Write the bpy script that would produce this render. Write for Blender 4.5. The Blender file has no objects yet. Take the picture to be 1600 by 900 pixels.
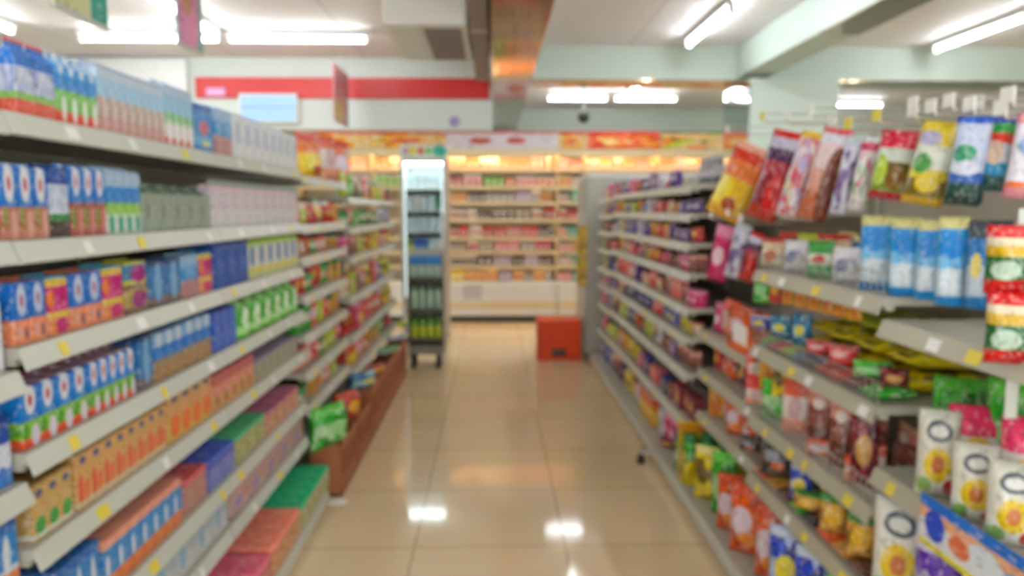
import bpy, bmesh, math, random
from mathutils import Vector, Matrix, Euler
random.seed(11)
SC = bpy.context.scene
COL = SC.collection
PI = math.pi
R = math.radians

# ------------------------------------------------------------------ camera, world, exposure
F, VPX, VPY, EYE = 1150.0, 770.0, 328.0, 1.4
PITCH = math.atan((450 - VPY) / F)
YAW = math.atan((800 - VPX) / (F / math.cos(PITCH)))
cd = bpy.data.cameras.new('camera'); cam = bpy.data.objects.new('camera', cd); COL.objects.link(cam)
cam.location = (0, 0, EYE); cam.rotation_euler = (PI / 2 - PITCH, 0, -YAW)
cd.sensor_width = 36; cd.lens = F / 1600 * 36; cd.clip_start = 0.02; cd.clip_end = 60
cd.dof.use_dof = True; cd.dof.focus_distance = 0.30; cd.dof.aperture_fstop = 9.5
SC.camera = cam
w = bpy.data.worlds.new('world'); SC.world = w; w.use_nodes = True
w.node_tree.nodes['Background'].inputs[0].default_value = (0.93, 0.97, 1.0, 1)
w.node_tree.nodes['Background'].inputs[1].default_value = .85
SC.view_settings.view_transform = 'Standard'; SC.view_settings.look = 'None'
SC.view_settings.gamma = 1; SC.view_settings.use_curve_mapping = False
SC.view_settings.exposure = 1.8
SC.cycles.use_denoising = True
SC.cycles.max_bounces = 8
TUBE_POWER = 11.5

def ray(px, py):
    d = Vector(((px - 800) / F, -(py - 450) / F, -1.0))
    return Euler((PI / 2 - PITCH, 0, -YAW)).to_matrix() @ d
def onX(px, py, X):
    d = ray(px, py); t = X / d.x; return Vector((X, t * d.y, EYE + t * d.z))
def onY(px, py, Y):
    d = ray(px, py); t = Y / d.y; return Vector((t * d.x, Y, EYE + t * d.z))

# ------------------------------------------------------------------ colours and materials
def lin(h):
    h = h.lstrip('#'); o = []
    for i in (0, 2, 4):
        c = int(h[i:i + 2], 16) / 255
        o.append(c / 12.92 if c <= .04045 else ((c + .055) / 1.055) ** 2.4)
    return (*o, 1)
def mat(name, col, rough=.5, metal=0, emit=0, noise=0, scale=20, bump=0, spec=.5):
    m = bpy.data.materials.new(name); m.use_nodes = True; nt = m.node_tree; b = nt.nodes['Principled BSDF']
    b.inputs['Base Color'].default_value = lin(col); b.inputs['Roughness'].default_value = rough
    b.inputs['Metallic'].default_value = metal; b.inputs['Specular IOR Level'].default_value = spec
    if emit:
        b.inputs['Emission Color'].default_value = lin(col); b.inputs['Emission Strength'].default_value = emit
    if noise or bump:
        tc = nt.nodes.new('ShaderNodeTexCoord'); n = nt.nodes.new('ShaderNodeTexNoise'); n.inputs['Scale'].default_value = scale
        nt.links.new(tc.outputs['Object'], n.inputs['Vector'])
        if noise:
            mx = nt.nodes.new('ShaderNodeMix'); mx.data_type = 'RGBA'; c = lin(col)
            mx.inputs['A'].default_value = tuple(x * (1 - noise) for x in c[:3]) + (1,)
            mx.inputs['B'].default_value = tuple(min(1, x * (1 + noise)) for x in c[:3]) + (1,)
            nt.links.new(n.outputs['Fac'], mx.inputs['Factor']); nt.links.new(mx.outputs['Result'], b.inputs['Base Color'])
        if bump:
            bp = nt.nodes.new('ShaderNodeBump'); bp.inputs['Strength'].default_value = bump
            nt.links.new(n.outputs['Fac'], bp.inputs['Height']); nt.links.new(bp.outputs['Normal'], b.inputs['Normal'])
    return m

DES = {}
import colorsys
INK = [1.12]
def ink(h):
    k = INK[0]
    h = h.lstrip('#'); r, g, b = (int(h[i:i + 2], 16) / 255 for i in (0, 2, 4)); a, s_, v = colorsys.rgb_to_hsv(r, g, b)
    r, g, b = colorsys.hsv_to_rgb(a, min(1, s_ * k), v); return '#%02x%02x%02x' % (round(r * 255), round(g * 255), round(b * 255))
def design(name, base, bands=(), spots=(), stripes=None, pattern=None, rough=.42, spec=.5, fine=19):
    """printed packaging: horizontal bands, round or oval emblems, slanted stripes and a patchy print, in the pack's own coordinates"""
    m = bpy.data.materials.new('pack_' + name); m.use_nodes = True; nt = m.node_tree; N = nt.nodes.new; L = nt.links.new
    b = nt.nodes['Principled BSDF']; b.inputs['Roughness'].default_value = rough; b.inputs['Specular IOR Level'].default_value = spec
    tc = N('ShaderNodeTexCoord'); sx = N('ShaderNodeSeparateXYZ'); L(tc.outputs['Generated'], sx.inputs[0])
    rp = N('ShaderNodeValToRGB'); rp.color_ramp.interpolation = 'CONSTANT'; L(sx.outputs['Z'], rp.inputs[0])
    rp.color_ramp.elements[0].color = lin(ink(base))
    els = sorted(bands)
    if els:
        rp.color_ramp.elements[1].position = els[0][0]; rp.color_ramp.elements[1].color = lin(ink(els[0][1]))
        for v, c in els[1:]:
            e = rp.color_ramp.elements.new(v); e.color = lin(ink(c))
    else:
        rp.color_ramp.elements.remove(rp.color_ramp.elements[1])
    cur = rp.outputs[0]
    def over(mask, col):
        nonlocal cur
        mx = N('ShaderNodeMix'); mx.data_type = 'RGBA'; L(mask, mx.inputs['Factor']); L(cur, mx.inputs['A'])
        if isinstance(col, str): mx.inputs['B'].default_value = lin(ink(col))
        else: L(col, mx.inputs['B'])
        cur = mx.outputs['Result']
    def math_(op, a, bb=None):
        n = N('ShaderNodeMath'); n.operation = op
        for i, v in enumerate((a, bb)):
            if v is None: continue
            if isinstance(v, (int, float)): n.inputs[i].default_value = v
            else: L(v, n.inputs[i])
        return n.outputs[0]
    def within(v0, v1):
        return math_('MULTIPLY', math_('GREATER_THAN', sx.outputs['Z'], v0), math_('LESS_THAN', sx.outputs['Z'], v1))
    if pattern:
        sc, cols, v0, v1 = pattern
        vo = N('ShaderNodeTexVoronoi'); vo.inputs['Scale'].default_value = sc; L(tc.outputs['Generated'], vo.inputs['Vector'])
        s2 = N('ShaderNodeSeparateColor'); L(vo.outputs['Color'], s2.inputs[0])
        r2 = N('ShaderNodeValToRGB'); r2.color_ramp.interpolation = 'CONSTANT'; L(s2.outputs[0], r2.inputs[0])
        r2.color_ramp.elements[0].color = lin(ink(cols[0])); r2.color_ramp.elements[1].color = lin(ink(cols[-1])); r2.color_ramp.elements[1].position = (len(cols) - 1) / len(cols)
        for i in range(1, len(cols) - 1):
            e = r2.color_ramp.elements.new(i / len(cols)); e.color = lin(ink(cols[i]))
        over(within(v0, v1), r2.outputs[0])
    if stripes:
        fr, slant, col, v0, v1 = stripes
        ph = math_('FRACT', math_('MULTIPLY', math_('ADD', sx.outputs['X'], math_('MULTIPLY', sx.outputs['Z'], slant)), fr))
        over(math_('MULTIPLY', math_('LESS_THAN', ph, .5), within(v0, v1)), col)
    for (u, v, ru, rv, c) in spots:
        du = math_('DIVIDE', math_('SUBTRACT', sx.outputs['X'], u), ru); dv = math_('DIVIDE', math_('SUBTRACT', sx.outputs['Z'], v), rv)
        over(math_('LESS_THAN', math_('ADD', math_('MULTIPLY', du, du), math_('MULTIPLY', dv, dv)), 1.0), c)
    if fine:
        vf = N('ShaderNodeTexVoronoi'); vf.inputs['Scale'].default_value = fine; L(tc.outputs['Generated'], vf.inputs['Vector'])
        sf = N('ShaderNodeSeparateColor'); L(vf.outputs['Color'], sf.inputs[0])
        over(math_('MULTIPLY', math_('GREATER_THAN', sf.outputs[0], .86), .3), '#f4f2ee')
        over(math_('MULTIPLY', math_('LESS_THAN', sf.outputs[0], .15), .3), '#2a2228')
    L(cur, b.inputs['Base Color'])
    DES[name] = m
    return m

M = dict(
    steel=mat('shelf_enamel', '#b9b7a9', .45, noise=.03, scale=6), rail=mat('rail_plastic', '#cdd0c4', .35), rail2=mat('rail_plastic_aged', '#b5b19b', .4), tagy=mat('tag_yellow', '#ecd84a', .5), tagw=mat('tag_white', '#f2f2ee', .5),  # rail2 is a darker tone of the rail plastic
    panel=mat('panel_enamel', '#c3bfae', .5, noise=.04, scale=3), under=mat('panel_dark', '#8d8a7c', .6), kick=mat('kick_grey', '#5d584e', .6), wire=mat('chrome_wire', '#d8d8d4', .25, .8),
    white=mat('white_paint', '#e9ebe8', .5), black=mat('black_plastic', '#20201f', .45), grey=mat('grey_enamel', '#b6b5ab', .45, noise=.03, scale=4),
    tube=mat('tube_glow', '#f6fbff', .4, emit=TUBE_POWER), house=mat('lamp_housing', '#eceeee', .4),
    orange=mat('crate_orange', '#fa4e04', .4, noise=.08, scale=5), cardboard=mat('cardboard', '#b5714a', .8, noise=.1, scale=9), mirror=mat('mirror', '#a58c6e', .09, 1.0, noise=.12, scale=4),  # brown tint of the soffits stands in for reflected shelves
    red=mat('red_paint', '#d1241f', .4), ac=mat('unit_plastic', '#dcd9d4', .5), grille=mat('grille_brown', '#8f8178', .6), wood=mat('shelf_cream', '#e8d6ac', .5, noise=.03, scale=4),
    warm=mat('strip_lamp', '#ffd9a0', .4, emit=8.0), coolside=mat('cooler_side_lamp', '#eefcff', .4, emit=.5), shelflamp=mat('shelf_lamp', '#ffdcae', .4, emit=1.4), coolglow=mat('cooler_lamp', '#eefcff', .4, emit=8.0))  # cooler side strips are an added glow, brightening its inside
gl = bpy.data.materials.new('door_glass'); gl.use_nodes = True; M['glass'] = gl
gb = gl.node_tree.nodes['Principled BSDF']; gb.inputs['Base Color'].default_value = (.9, .97, .97, 1); gb.inputs['Roughness'].default_value = .03
gb.inputs['Transmission Weight'].default_value = 1; gb.inputs['IOR'].default_value = 1.1

# floor: glossy beige tiles with thin joints
def floor_mat():
    m = bpy.data.materials.new('floor_tile'); m.use_nodes = True; nt = m.node_tree; N = nt.nodes.new; L = nt.links.new; b = nt.nodes['Principled BSDF']
    tc = N('ShaderNodeTexCoord'); mp = N('ShaderNodeMapping'); mp.inputs['Location'].default_value = (.331, .2, 0); L(tc.outputs['Object'], mp.inputs[0])
    br = N('ShaderNodeTexBrick'); br.offset = 0; br.inputs['Scale'].default_value = 1; br.inputs['Brick Width'].default_value = .63; br.inputs['Row Height'].default_value = .63
    br.inputs['Mortar Size'].default_value = .0035; br.inputs['Color1'].default_value = lin('#efd5aa'); br.inputs['Color2'].default_value = lin('#f2d9b0'); br.inputs['Mortar'].default_value = lin('#b39c78')
    L(mp.outputs[0], br.inputs['Vector'])
    n = N('ShaderNodeTexNoise'); n.inputs['Scale'].default_value = 9; n.inputs['Detail'].default_value = 4; L(tc.outputs['Object'], n.inputs['Vector'])
    mx = N('ShaderNodeMix'); mx.data_type = 'RGBA'; mx.blend_type = 'SOFT_LIGHT'; mx.inputs['Factor'].default_value = .18
    L(br.outputs['Color'], mx.inputs['A']); L(n.outputs['Color'], mx.inputs['B']); L(mx.outputs['Result'], b.inputs['Base Color'])
    b.inputs['Roughness'].default_value = .08; b.inputs['Specular IOR Level'].default_value = .55
    return m
M['floor'] = floor_mat()
def ceiling_mat():
    m = bpy.data.materials.new('ceiling_board'); m.use_nodes = True; nt = m.node_tree; N = nt.nodes.new; L = nt.links.new; b = nt.nodes['Principled BSDF']
    tc = N('ShaderNodeTexCoord'); br = N('ShaderNodeTexBrick'); br.offset = 0; br.inputs['Scale'].default_value = 1; br.inputs['Brick Width'].default_value = 1.2; br.inputs['Row Height'].default_value = 2.4
    br.inputs['Mortar Size'].default_value = .004; br.inputs['Color1'].default_value = lin('#e8e2e2'); br.inputs['Color2'].default_value = lin('#e6e1e1'); br.inputs['Mortar'].default_value = lin('#a39d98')
    L(tc.outputs['Object'], br.inputs['Vector']); L(br.outputs['Color'], b.inputs['Base Color']); b.inputs['Roughness'].default_value = .6
    return m
M['ceiling'] = ceiling_mat()
M['cardb2'] = mat('cardboard_print', '#9a5a36', .8, noise=.15, scale=14)
M['wallp'] = mat('wall_pale', '#d3dbd5', .55, noise=.02, scale=2); M['wallg'] = mat('wall_green', '#c4d2c8', .55, noise=.02, scale=2)

# ------------------------------------------------------------------ mesh helpers
class MB:
    def __init__(s): s.v = []; s.f = []
    def add(s, vs, fs):
        o = len(s.v); s.v += [tuple(v) for v in vs]; s.f += [tuple(i + o for i in f) for f in fs]; return s
    def box(s, x0, x1, y0, y1, z0, z1, b=0):
        if x1 < x0: x0, x1 = x1, x0
        if y1 < y0: y0, y1 = y1, y0
        b = min(b, (x1 - x0) / 2.2, (y1 - y0) / 2.2, (z1 - z0) / 2.2)
        if b <= 0:
            return s.add([(x, y, z) for x in (x0, x1) for y in (y0, y1) for z in (z0, z1)], [(0, 1, 3, 2), (4, 6, 7, 5), (0, 4, 5, 1), (2, 3, 7, 6), (0, 2, 6, 4), (1, 5, 7, 3)])
        bm = bmesh.new(); r = bmesh.ops.create_cube(bm, size=1)
        for v in bm.verts: v.co = Vector(((x0 + x1) / 2 + v.co.x * (x1 - x0), (y0 + y1) / 2 + v.co.y * (y1 - y0), (z0 + z1) / 2 + v.co.z * (z1 - z0)))
        bmesh.ops.bevel(bm, geom=bm.edges[:], offset=b, segments=2, profile=.6, affect='EDGES')
        bm.verts.index_update(); s.add([v.co for v in bm.verts], [[v.index for v in f.verts] for f in bm.faces]); bm.free(); return s
    def lathe(s, prof, n=14, c=(0, 0, 0)):
        vs = []; fs = []
        for r, z in prof:
            for i in range(n): a = 2 * PI * i / n; vs.append((c[0] + r * math.cos(a), c[1] + r * math.sin(a), c[2] + z))
        for k in range(len(prof) - 1):
            for i in range(n): j = (i + 1) % n; fs.append((k * n + i, k * n + j, (k + 1) * n + j, (k + 1) * n + i))
        fs.append(tuple(range(n - 1, -1, -1))); fs.append(tuple((len(prof) - 1) * n + i for i in range(n)))
        return s.add(vs, fs)
    def bar(s, a, b, r, n=6):
        a = Vector(a); b = Vector(b); d = (b - a); q = d.to_track_quat('Z', 'Y'); vs = []
        for t in (0, d.length):
            for i in range(n): an = 2 * PI * i / n; vs.append(a + q @ Vector((r * math.cos(an), r * math.sin(an), t)))
        return s.add(vs, [(i, (i + 1) % n, n + (i + 1) % n, n + i) for i in range(n)] + [tuple(range(n - 1, -1, -1)), tuple(range(n, 2 * n))])
    def prism(s, poly, y0, y1):
        """polygon in x,z extruded along y"""
        n = len(poly); vs = [(x, y0, z) for x, z in poly] + [(x, y1, z) for x, z in poly]
        return s.add(vs, [(i, (i + 1) % n, n + (i + 1) % n, n + i) for i in range(n)] + [tuple(range(n - 1, -1, -1)), tuple(range(n, 2 * n))])
    def mesh(s, name, smooth=False):
        me = bpy.data.meshes.new(name); me.from_pydata(s.v, [], s.f)
        bm = bmesh.new(); bm.from_mesh(me); bmesh.ops.recalc_face_normals(bm, faces=bm.faces); bm.to_mesh(me); bm.free()
        me.materials.append(None)
        if smooth:
            for p in me.polygons: p.use_smooth = True
        return me
    def build(s, name, m, parent=None, smooth=False, loc=None):
        return link(name, s.mesh(name, smooth), m, parent, loc)
def link(name, me, m, parent=None, loc=None, rot=None):
    o = bpy.data.objects.new(name, me); COL.objects.link(o)
    o.material_slots[0].link = 'OBJECT'; o.material_slots[0].material = m
    if parent: o.parent = parent
    if loc is not None: o.location = loc
    if rot is not None: o.rotation_euler = rot
    return o
LABELS = {}
def tag(o, label, cat, group=None):
    assert label not in LABELS, label
    LABELS[label] = o; n = len(label.split())
    if not 4 <= n <= 16: print('LABEL LENGTH', n, label)
    o['label'] = label; o['category'] = cat
    if group: o['group'] = group
    return o
def empty(name, loc, label, cat, group=None, rz=0):
    o = bpy.data.objects.new(name, None); COL.objects.link(o); o.location = loc; o.rotation_euler = (0, 0, rz); o.empty_display_size = .05
    return tag(o, label, cat, group)
def struct(name, mb, m):
    o = mb.build(name, m); o['kind'] = 'structure'; return o
ONES = 'zeroth first second third fourth fifth sixth seventh eighth ninth tenth eleventh twelfth thirteenth fourteenth fifteenth sixteenth seventeenth eighteenth nineteenth'.split()
TENS = {2: 'twent', 3: 'thirt', 4: 'fort', 5: 'fift', 6: 'sixt', 7: 'sevent', 8: 'eight', 9: 'ninet'}
def ordinal(n):
    if n < 20: return ONES[n]
    t, u = divmod(n, 10); return TENS[t] + ('ieth' if u == 0 else 'y-' + ONES[u])

# ------------------------------------------------------------------ packaging shapes (front faces -Y, base at z = 0)
CACHE = {}
def rnd(x, q=.004): return max(q, round(x / q) * q)
def pack_mesh(kind, w, d, h, seed=0):
    w, d, h = rnd(w), rnd(d), rnd(h); key = (kind, w, d, h, seed)
    if key in CACHE: return CACHE[key]
    b = MB(); sm = False
    if kind == 'carton':           # brick carton: body, folded top seam and the two ear flaps
        t = h * .93; b.box(-w / 2, w / 2, -d / 2, d / 2, 0, t, .003)
        b.prism([(-w * .46, t - .004), (w * .46, t - .004), (w * .44, t + .003), (-w * .44, t + .003)], -d * .46, d * .46)
        b.box(-w * .46, w * .46, -.004, .004, t, h, .001)
        for s in (-1, 1): b.add([(s * w / 2, -d * .3, t - .002), (s * w / 2, d * .3, t - .002), (s * (w / 2 + .0015), 0, t - d * .35), (s * (w / 2 - .002), 0, t)], [(0, 1, 2), (0, 3, 1), (0, 2, 3), (1, 3, 2)])
    elif kind == 'gable':          # gable-topped carton
        t = h * .78; b.box(-w / 2, w / 2, -d / 2, d / 2, 0, t, .002)
        vs = [(-w / 2, -d / 2, t - .001), (w / 2, -d / 2, t - .001), (w / 2, d / 2, t - .001), (-w / 2, d / 2, t - .001), (-w / 2 + .006, 0, h * .92), (w / 2 - .006, 0, h * .92)]
        b.add(vs, [(0, 1, 5, 4), (2, 3, 4, 5), (1, 2, 5), (3, 0, 4), (3, 2, 1, 0)]); b.box(-w / 2 + .004, w / 2 - .004, -.002, .002, h * .9, h, 0)
    elif kind == 'box':            # folded carton box with a tuck flap line and side flaps
        b.box(-w / 2, w / 2, -d / 2, d / 2, 0, h - .0015, .0018); b.box(-w / 2 + .004, w / 2 - .004, -d / 2 + .003, d / 2 - .004, h - .003, h, .001)
        b.box(-w / 2 + .003, w / 2 - .003, d / 2 - .001, d / 2 + .0006, .006, h - .006, 0)
    elif kind in ('pillow', 'stand', 'lying'):     # film bag with crimped seals and soft wrinkles
        rg = random.Random(seed * 77 + int(w * 500) + int(h * 900)); nu, nv = 10, 14
        p = [rg.uniform(0, 6) for _ in range(6)]
        def tk(u, v):              # half thickness
            e = max(0, 1 - abs(u) ** 3.2)
            if kind == 'stand': g = min(1, (1 - v) * 1.25) ** .8 * min(1, .35 + v * 4)
            else: g = max(0, 1 - abs(2 * v - 1) ** 4)
            seal = 0 if (v > .93 or (kind != 'stand' and v < .07)) else 1
            return max(.0009, d / 2 * e ** .55 * g * seal + .0009)
        for s in (-1, 1):
            vs = []
            for j in range(nv + 1):
                for i in range(nu + 1):
                    u = 2 * i / nu - 1; v = j / nv; t = tk(u, v)
                    wr = 1 + .10 * math.sin(5 * u + p[0] + 4 * v) + .08 * math.sin(11 * v + p[1] + 3 * u)
                    pinch = 1 - .05 * math.sin(PI * v) * (1 if kind != 'stand' else .4)
                    zz = h * v + (0 if 0 < j < nv else .002 * ((i % 2) - .5))
                    vs.append((u * w / 2 * pinch, s * t * wr, max(0, zz)))
            q = [[a, a + 1, a + nu + 2, a + nu + 1] for j in range(nv) for a in range(j * (nu + 1), j * (nu + 1) + nu)]
            b.add(vs, q)
        n = (nu + 1) * (nv + 1); rim = [i for i in range(nu + 1)] + [j * (nu + 1) + nu for j in range(1, nv + 1)] + [nv * (nu + 1) + i for i in range(nu - 1, -1, -1)] + [j * (nu + 1) for j in range(nv - 1, 0, -1)]
        b.f += [(rim[k], rim[(k + 1) % len(rim)], rim[(k + 1) % len(rim)] + n, rim[k] + n) for k in range(len(rim))]
        sm = True
    elif kind == 'bottle':
        r = w / 2; b.lathe([(r * .8, 0), (r * .95, h * .012), (r, h * .03), (r, h * .3), (r * .93, h * .34), (r, h * .38), (r * .99, h * .62), (r * .8, h * .72), (r * .42, h * .82), (r * .36, h * .9)], 16); sm = True
    elif kind == 'cap':
        r = w / 2; b.lathe([(r * .42, 0), (r * .44, h * .01), (r * .44, h * .09), (r * .38, h * .1)], 14)
    elif kind == 'can':
        r = w / 2; b.lathe([(r * .86, 0), (r, h * .05), (r, h * .92), (r * .9, h * .97), (r * .9, h), (r * .82, h), (r * .8, h * .985)], 18); sm = True
    elif kind == 'jar':
        r = w / 2; b.lathe([(r * .9, 0), (r, h * .05), (r, h * .68), (r * .8, h * .78), (r * .8, h * .8)], 16); sm = True
    elif kind == 'lid':
        r = w / 2; b.lathe([(r * .86, 0), (r * .9, h * .03), (r * .9, h * .18), (r * .84, h * .2)], 16)
    elif kind == 'tub':
        r = w / 2; b.lathe([(r * .78, 0), (r * .8, h * .02), (r * .97, h * .86), (r, h * .9), (r, h), (r * .9, h), (r * .88, h * .97)], 18)
    elif kind == 'tray':           # shrink-wrapped tray of small packs: wide box with soft edges and inner ridges
        b.box(-w / 2, w / 2, -d / 2, d / 2, 0, h, min(.008, h / 4))
        k = max(2, int(w / .05))
        for i in range(k): x0 = -w / 2 + .006 + i * (w - .012) / k; b.box(x0 + .002, x0 + (w - .012) / k - .002, -d / 2 + .008, d / 2 - .008, h - .004, h + .004, .003)
    me = b.mesh(kind, sm); CACHE[key] = me
    return me

COUNT = {}
NOUN = dict(carton='drink_carton', gable='milk_carton', box='product_box', pillow='snack_bag', stand='pouch', lying='snack_bag', bottle='bottle', can='can', jar='jar', tub='tub', tray='shrink_pack')
CATN = dict(drink_carton='carton', milk_carton='carton', product_box='box', snack_bag='bag', pouch='pouch', bottle='bottle', can='can', jar='jar', tub='tub', shrink_pack='pack')
def product(kind, w, d, h, des, loc, rot, desc, where, group, seed=0, cap=None, name=None):
    """one product: a top-level mesh, with cap or lid as a child where it has one"""
    nm = name or NOUN[kind]
    k = (desc, where); COUNT[k] = COUNT.get(k, 0) + 1
    o = link(nm, pack_mesh(kind, w, d, h, seed), DES[des], None, loc, rot)
    tag(o, f'{desc}, {ordinal(COUNT[k])} of its kind {where}', CATN.get(nm, nm.split('_')[-1]), group)
    if kind == 'bottle': link('cap', pack_mesh('cap', w, d, h), DES[cap or 'capwhite'], o, (0, 0, rnd(h) * .895))
    if kind == 'jar': link('lid', pack_mesh('lid', w, d, h), DES[cap or 'capwhite'], o, (0, 0, rnd(h) * .79))
    return o

# ================================================================== THE ROOM
CEIL, BEAMZ, BACK = 2.83, 2.56, 10.7
struct('floor', MB().box(-4.2, 7.1, -3.5, BACK + .1, -.1, 0), M['floor'])
struct('ceiling', MB().box(-4.2, 7.1, -3.5, BACK + .1, CEIL, CEIL + .1), M['ceiling'])
struct('wall_back', MB().box(-4.2, 7.1, BACK, BACK + .1, 0, CEIL), M['wallg'])
struct('wall_left', MB().box(-4.2, -4.1, -3.5, BACK, 0, CEIL), M['wallp'])
struct('wall_right', MB().box(7.0, 7.1, -3.5, BACK, 0, CEIL), M['wallg'])
struct('wall_bulkhead', MB().box(-4.1, -.0, 7.2, 7.4, 2.165, CEIL), M['wallp'])
struct('trim_1', MB().box(-2.80, -.03, 7.17, 7.2, 2.452, 2.645, .004), M['red'])
struct('trim_2', MB().box(-4.09, -2.86, 7.12, 7.2, 2.50, 2.80, .006), M['white'])
# beams: one along the aisle, one across, one along the right-hand side; mirrored undersides
struct('ceiling_beam', MB().box(-.01, .345, -1.0, BACK, BEAMZ, CEIL), M['wallp'])
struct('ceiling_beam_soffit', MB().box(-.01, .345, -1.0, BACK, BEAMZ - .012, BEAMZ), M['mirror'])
struct('ceiling_cross_beam', MB().box(.345, 7.0, 6.6, 6.95, BEAMZ - .02, CEIL), M['wallg'])
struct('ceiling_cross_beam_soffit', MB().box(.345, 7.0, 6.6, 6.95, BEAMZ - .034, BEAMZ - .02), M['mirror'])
struct('ceiling_side_beam', MB().box(2.15, 2.42, -1.0, 6.6, BEAMZ, CEIL), M['wallg'])
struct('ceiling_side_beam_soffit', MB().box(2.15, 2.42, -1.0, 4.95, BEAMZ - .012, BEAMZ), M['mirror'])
struct('column', MB().box(2.22, 2.98, 6.4, 7.1, 0, BEAMZ - .034), M['wallg'])
struct('column_cladding', MB().box(2.208, 2.22, 6.42, 7.1, 1.6, BEAMZ - .05), mat('mirror_clear', '#c9d6d2', .06, 1.0))

# ------------------------------------------------------------------ fluorescent battens: housing, two end sockets, tube
def batten(a, b, label, group='fluorescent battens on the ceiling'):
    a = Vector((a[0], a[1], CEIL)); b = Vector((b[0], b[1], CEIL)); d = b - a; n = d.length
    t = empty('fluorescent_batten', (a + b) / 2, label, 'ceiling light', group, math.atan2(d.y, d.x))
    h = n / 2
    MB().prism([(-h, -.045), (h, -.045), (h, 0), (-h, 0)], -.035, .035).build('housing', M['house'], t)
    tb = MB(); tb.bar((-h + .03, 0, -.07), (h - .03, 0, -.07), .014, 8); tb.build('tube', M['tube'], t, True)
    for s in (-1, 1): MB().box(s * h - .012 - s * .012, s * h + .012 - s * .012, -.02, .02, -.092, -.04, .004).build('end_socket', M['house'], t)
lights = [((-1.9, 8.0), (-1.9, 9.1), 'batten along the ceiling over the cooler aisle behind the bulkhead'), ((-.35, 7.42), (-.35, 8.2), 'batten along the ceiling behind the bulkhead by the mirrored beam'), ((.9, 7.1), (.9, 8.1), 'batten along the ceiling between mirrored beam and cross beam lamps'),  # these three battens are added to brighten the dim far end
          ((-3.30, 6.15), (-2.18, 6.15), 'batten across the ceiling before the red band, its window-side end'),
          ((-2.12, 6.15), (-1.0, 6.15), 'batten across the ceiling before the red band, nearer the mirrored beam'),
          ((-2.18, 4.9), (-2.18, 6.02), 'batten along the ceiling above the milk gondola, far one'),
          ((-2.18, 3.7), (-2.18, 4.82), 'batten along the ceiling above the milk gondola, second from far'),
          ((-2.18, 2.5), (-2.18, 3.62), 'batten along the ceiling above the milk gondola, third from far'),
          ((-3.68, 4.8), (-3.68, 5.92), 'batten beside the pale side wall, far one'),
          ((-3.68, 3.6), (-3.68, 4.72), 'batten beside the pale side wall, near one'),
          ((1.63, 5.15), (1.63, 6.25), 'batten above the bag gondola, just before the cross beam'),
          ((1.63, 3.95), (1.63, 5.05), 'batten above the bag gondola, second before the cross beam'),
          ((1.63, 2.75), (1.63, 3.85), 'batten above the bag gondola, third before the cross beam'),
          ((3.8, 5.3), (3.8, 6.4), 'batten beyond the side beam, far one'),
          ((3.8, 4.1), (3.8, 5.2), 'batten beyond the side beam, middle one'),
          ((3.8, 2.9), (3.8, 4.0), 'batten beyond the side beam, near one'),
          ((1.63, 7.9), (1.63, 9.0), 'batten behind the cross beam running towards the back wall'),
          ((.67, 9.25), (1.42, 9.25), 'batten across the ceiling by the back wall, beside the long beam'),
          ((1.5, 9.25), (2.28, 9.25), 'batten across the ceiling by the back wall, farther from the long beam'),
          ((3.8, 7.6), (3.8, 8.7), 'batten behind the column and the cross beam'),
          ((4.0, 9.7), (5.1, 9.7), 'batten across the ceiling by the back wall, behind the column'),
          ((-.72, 9.2), (-.72, 10.3), 'batten behind the red-banded bulkhead, by the back wall'),
          ((1.0, .2), (1.0, 1.3), 'batten over the near end of the bag gondola'),
          ((-.9, .2), (-.9, 1.3), 'batten over the near end of the milk gondola'),
          ((1.0, -1.8), (1.0, -.7), 'batten by the shop front over the bag gondola side'),
          ((-.9, -1.8), (-.9, -.7), 'batten by the shop front over the milk gondola side')]
for a, b, l in lights: batten(a, b, l)

# ------------------------------------------------------------------ packaging designs
def D(n, *a, **k): design(n, *a, **k)
D('capwhite', '#f0efe8'); D('capblue', '#1c6fc0'); D('capgreen', '#1e8a4a'); D('capred', '#cc2a25'); D('capdark', '#2a2c30')
D('tallblue', '#e2674e', [(.14, '#e2674e'), (.2, '#8cc26a'), (.3, '#c4cee6'), (.64, '#0f78cf'), (.95, '#d24a48')], pattern=(7, ['#d0d8ec', '#b4c0e0', '#9caad6'], .3, .64))
D('skygreen', '#e5593a', [(.16, '#86c765'), (.45, '#2f96dd'), (.66, '#4aa9e6'), (.95, '#a9b6c6')], [(.5, .88, .28, .22, '#dde8f0'), (.68, .2, .22, .18, '#e8ece8')])
D('palesky', '#d6a9a0', [(.2, '#cfc6bf'), (.5, '#a9d0ea'), (.76, '#c3d4e6'), (.9, '#9fb0cc')], [(.3, .25, .16, .26, '#b88e86')])
D('palegreen', '#dd6a52', [(.12, '#e6e3e2'), (.32, '#8fcb92'), (.5, '#9cc9e4'), (.8, '#b4c9e0')], [(.6, .2, .3, .2, '#eceaea')])
D('midblue', '#2f8fd0', [(.12, '#6fb6dd'), (.3, '#2f8fd0'), (.84, '#0d66b4')], [(.5, .5, .25, .15, '#c85a6a'), (.6, .16, .2, .06, '#d8dc6a')])
D('whitepack', '#dfe2e4', [(.3, '#d3dde4'), (.45, '#dde4ea'), (.9, '#cbd6e2')], [(.5, .55, .14, .25, '#8ea8cc')])
D('ovalred', '#c98a74', [(.12, '#b9745e'), (.42, '#1480d2'), (.93, '#7fa6d4')], [(.5, .74, .3, .26, '#dfe3ee'), (.5, .72, .12, .1, '#c9566e'), (.7, .2, .2, .2, '#d8a898'), (.2, .3, .12, .14, '#8ea04e')])
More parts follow.
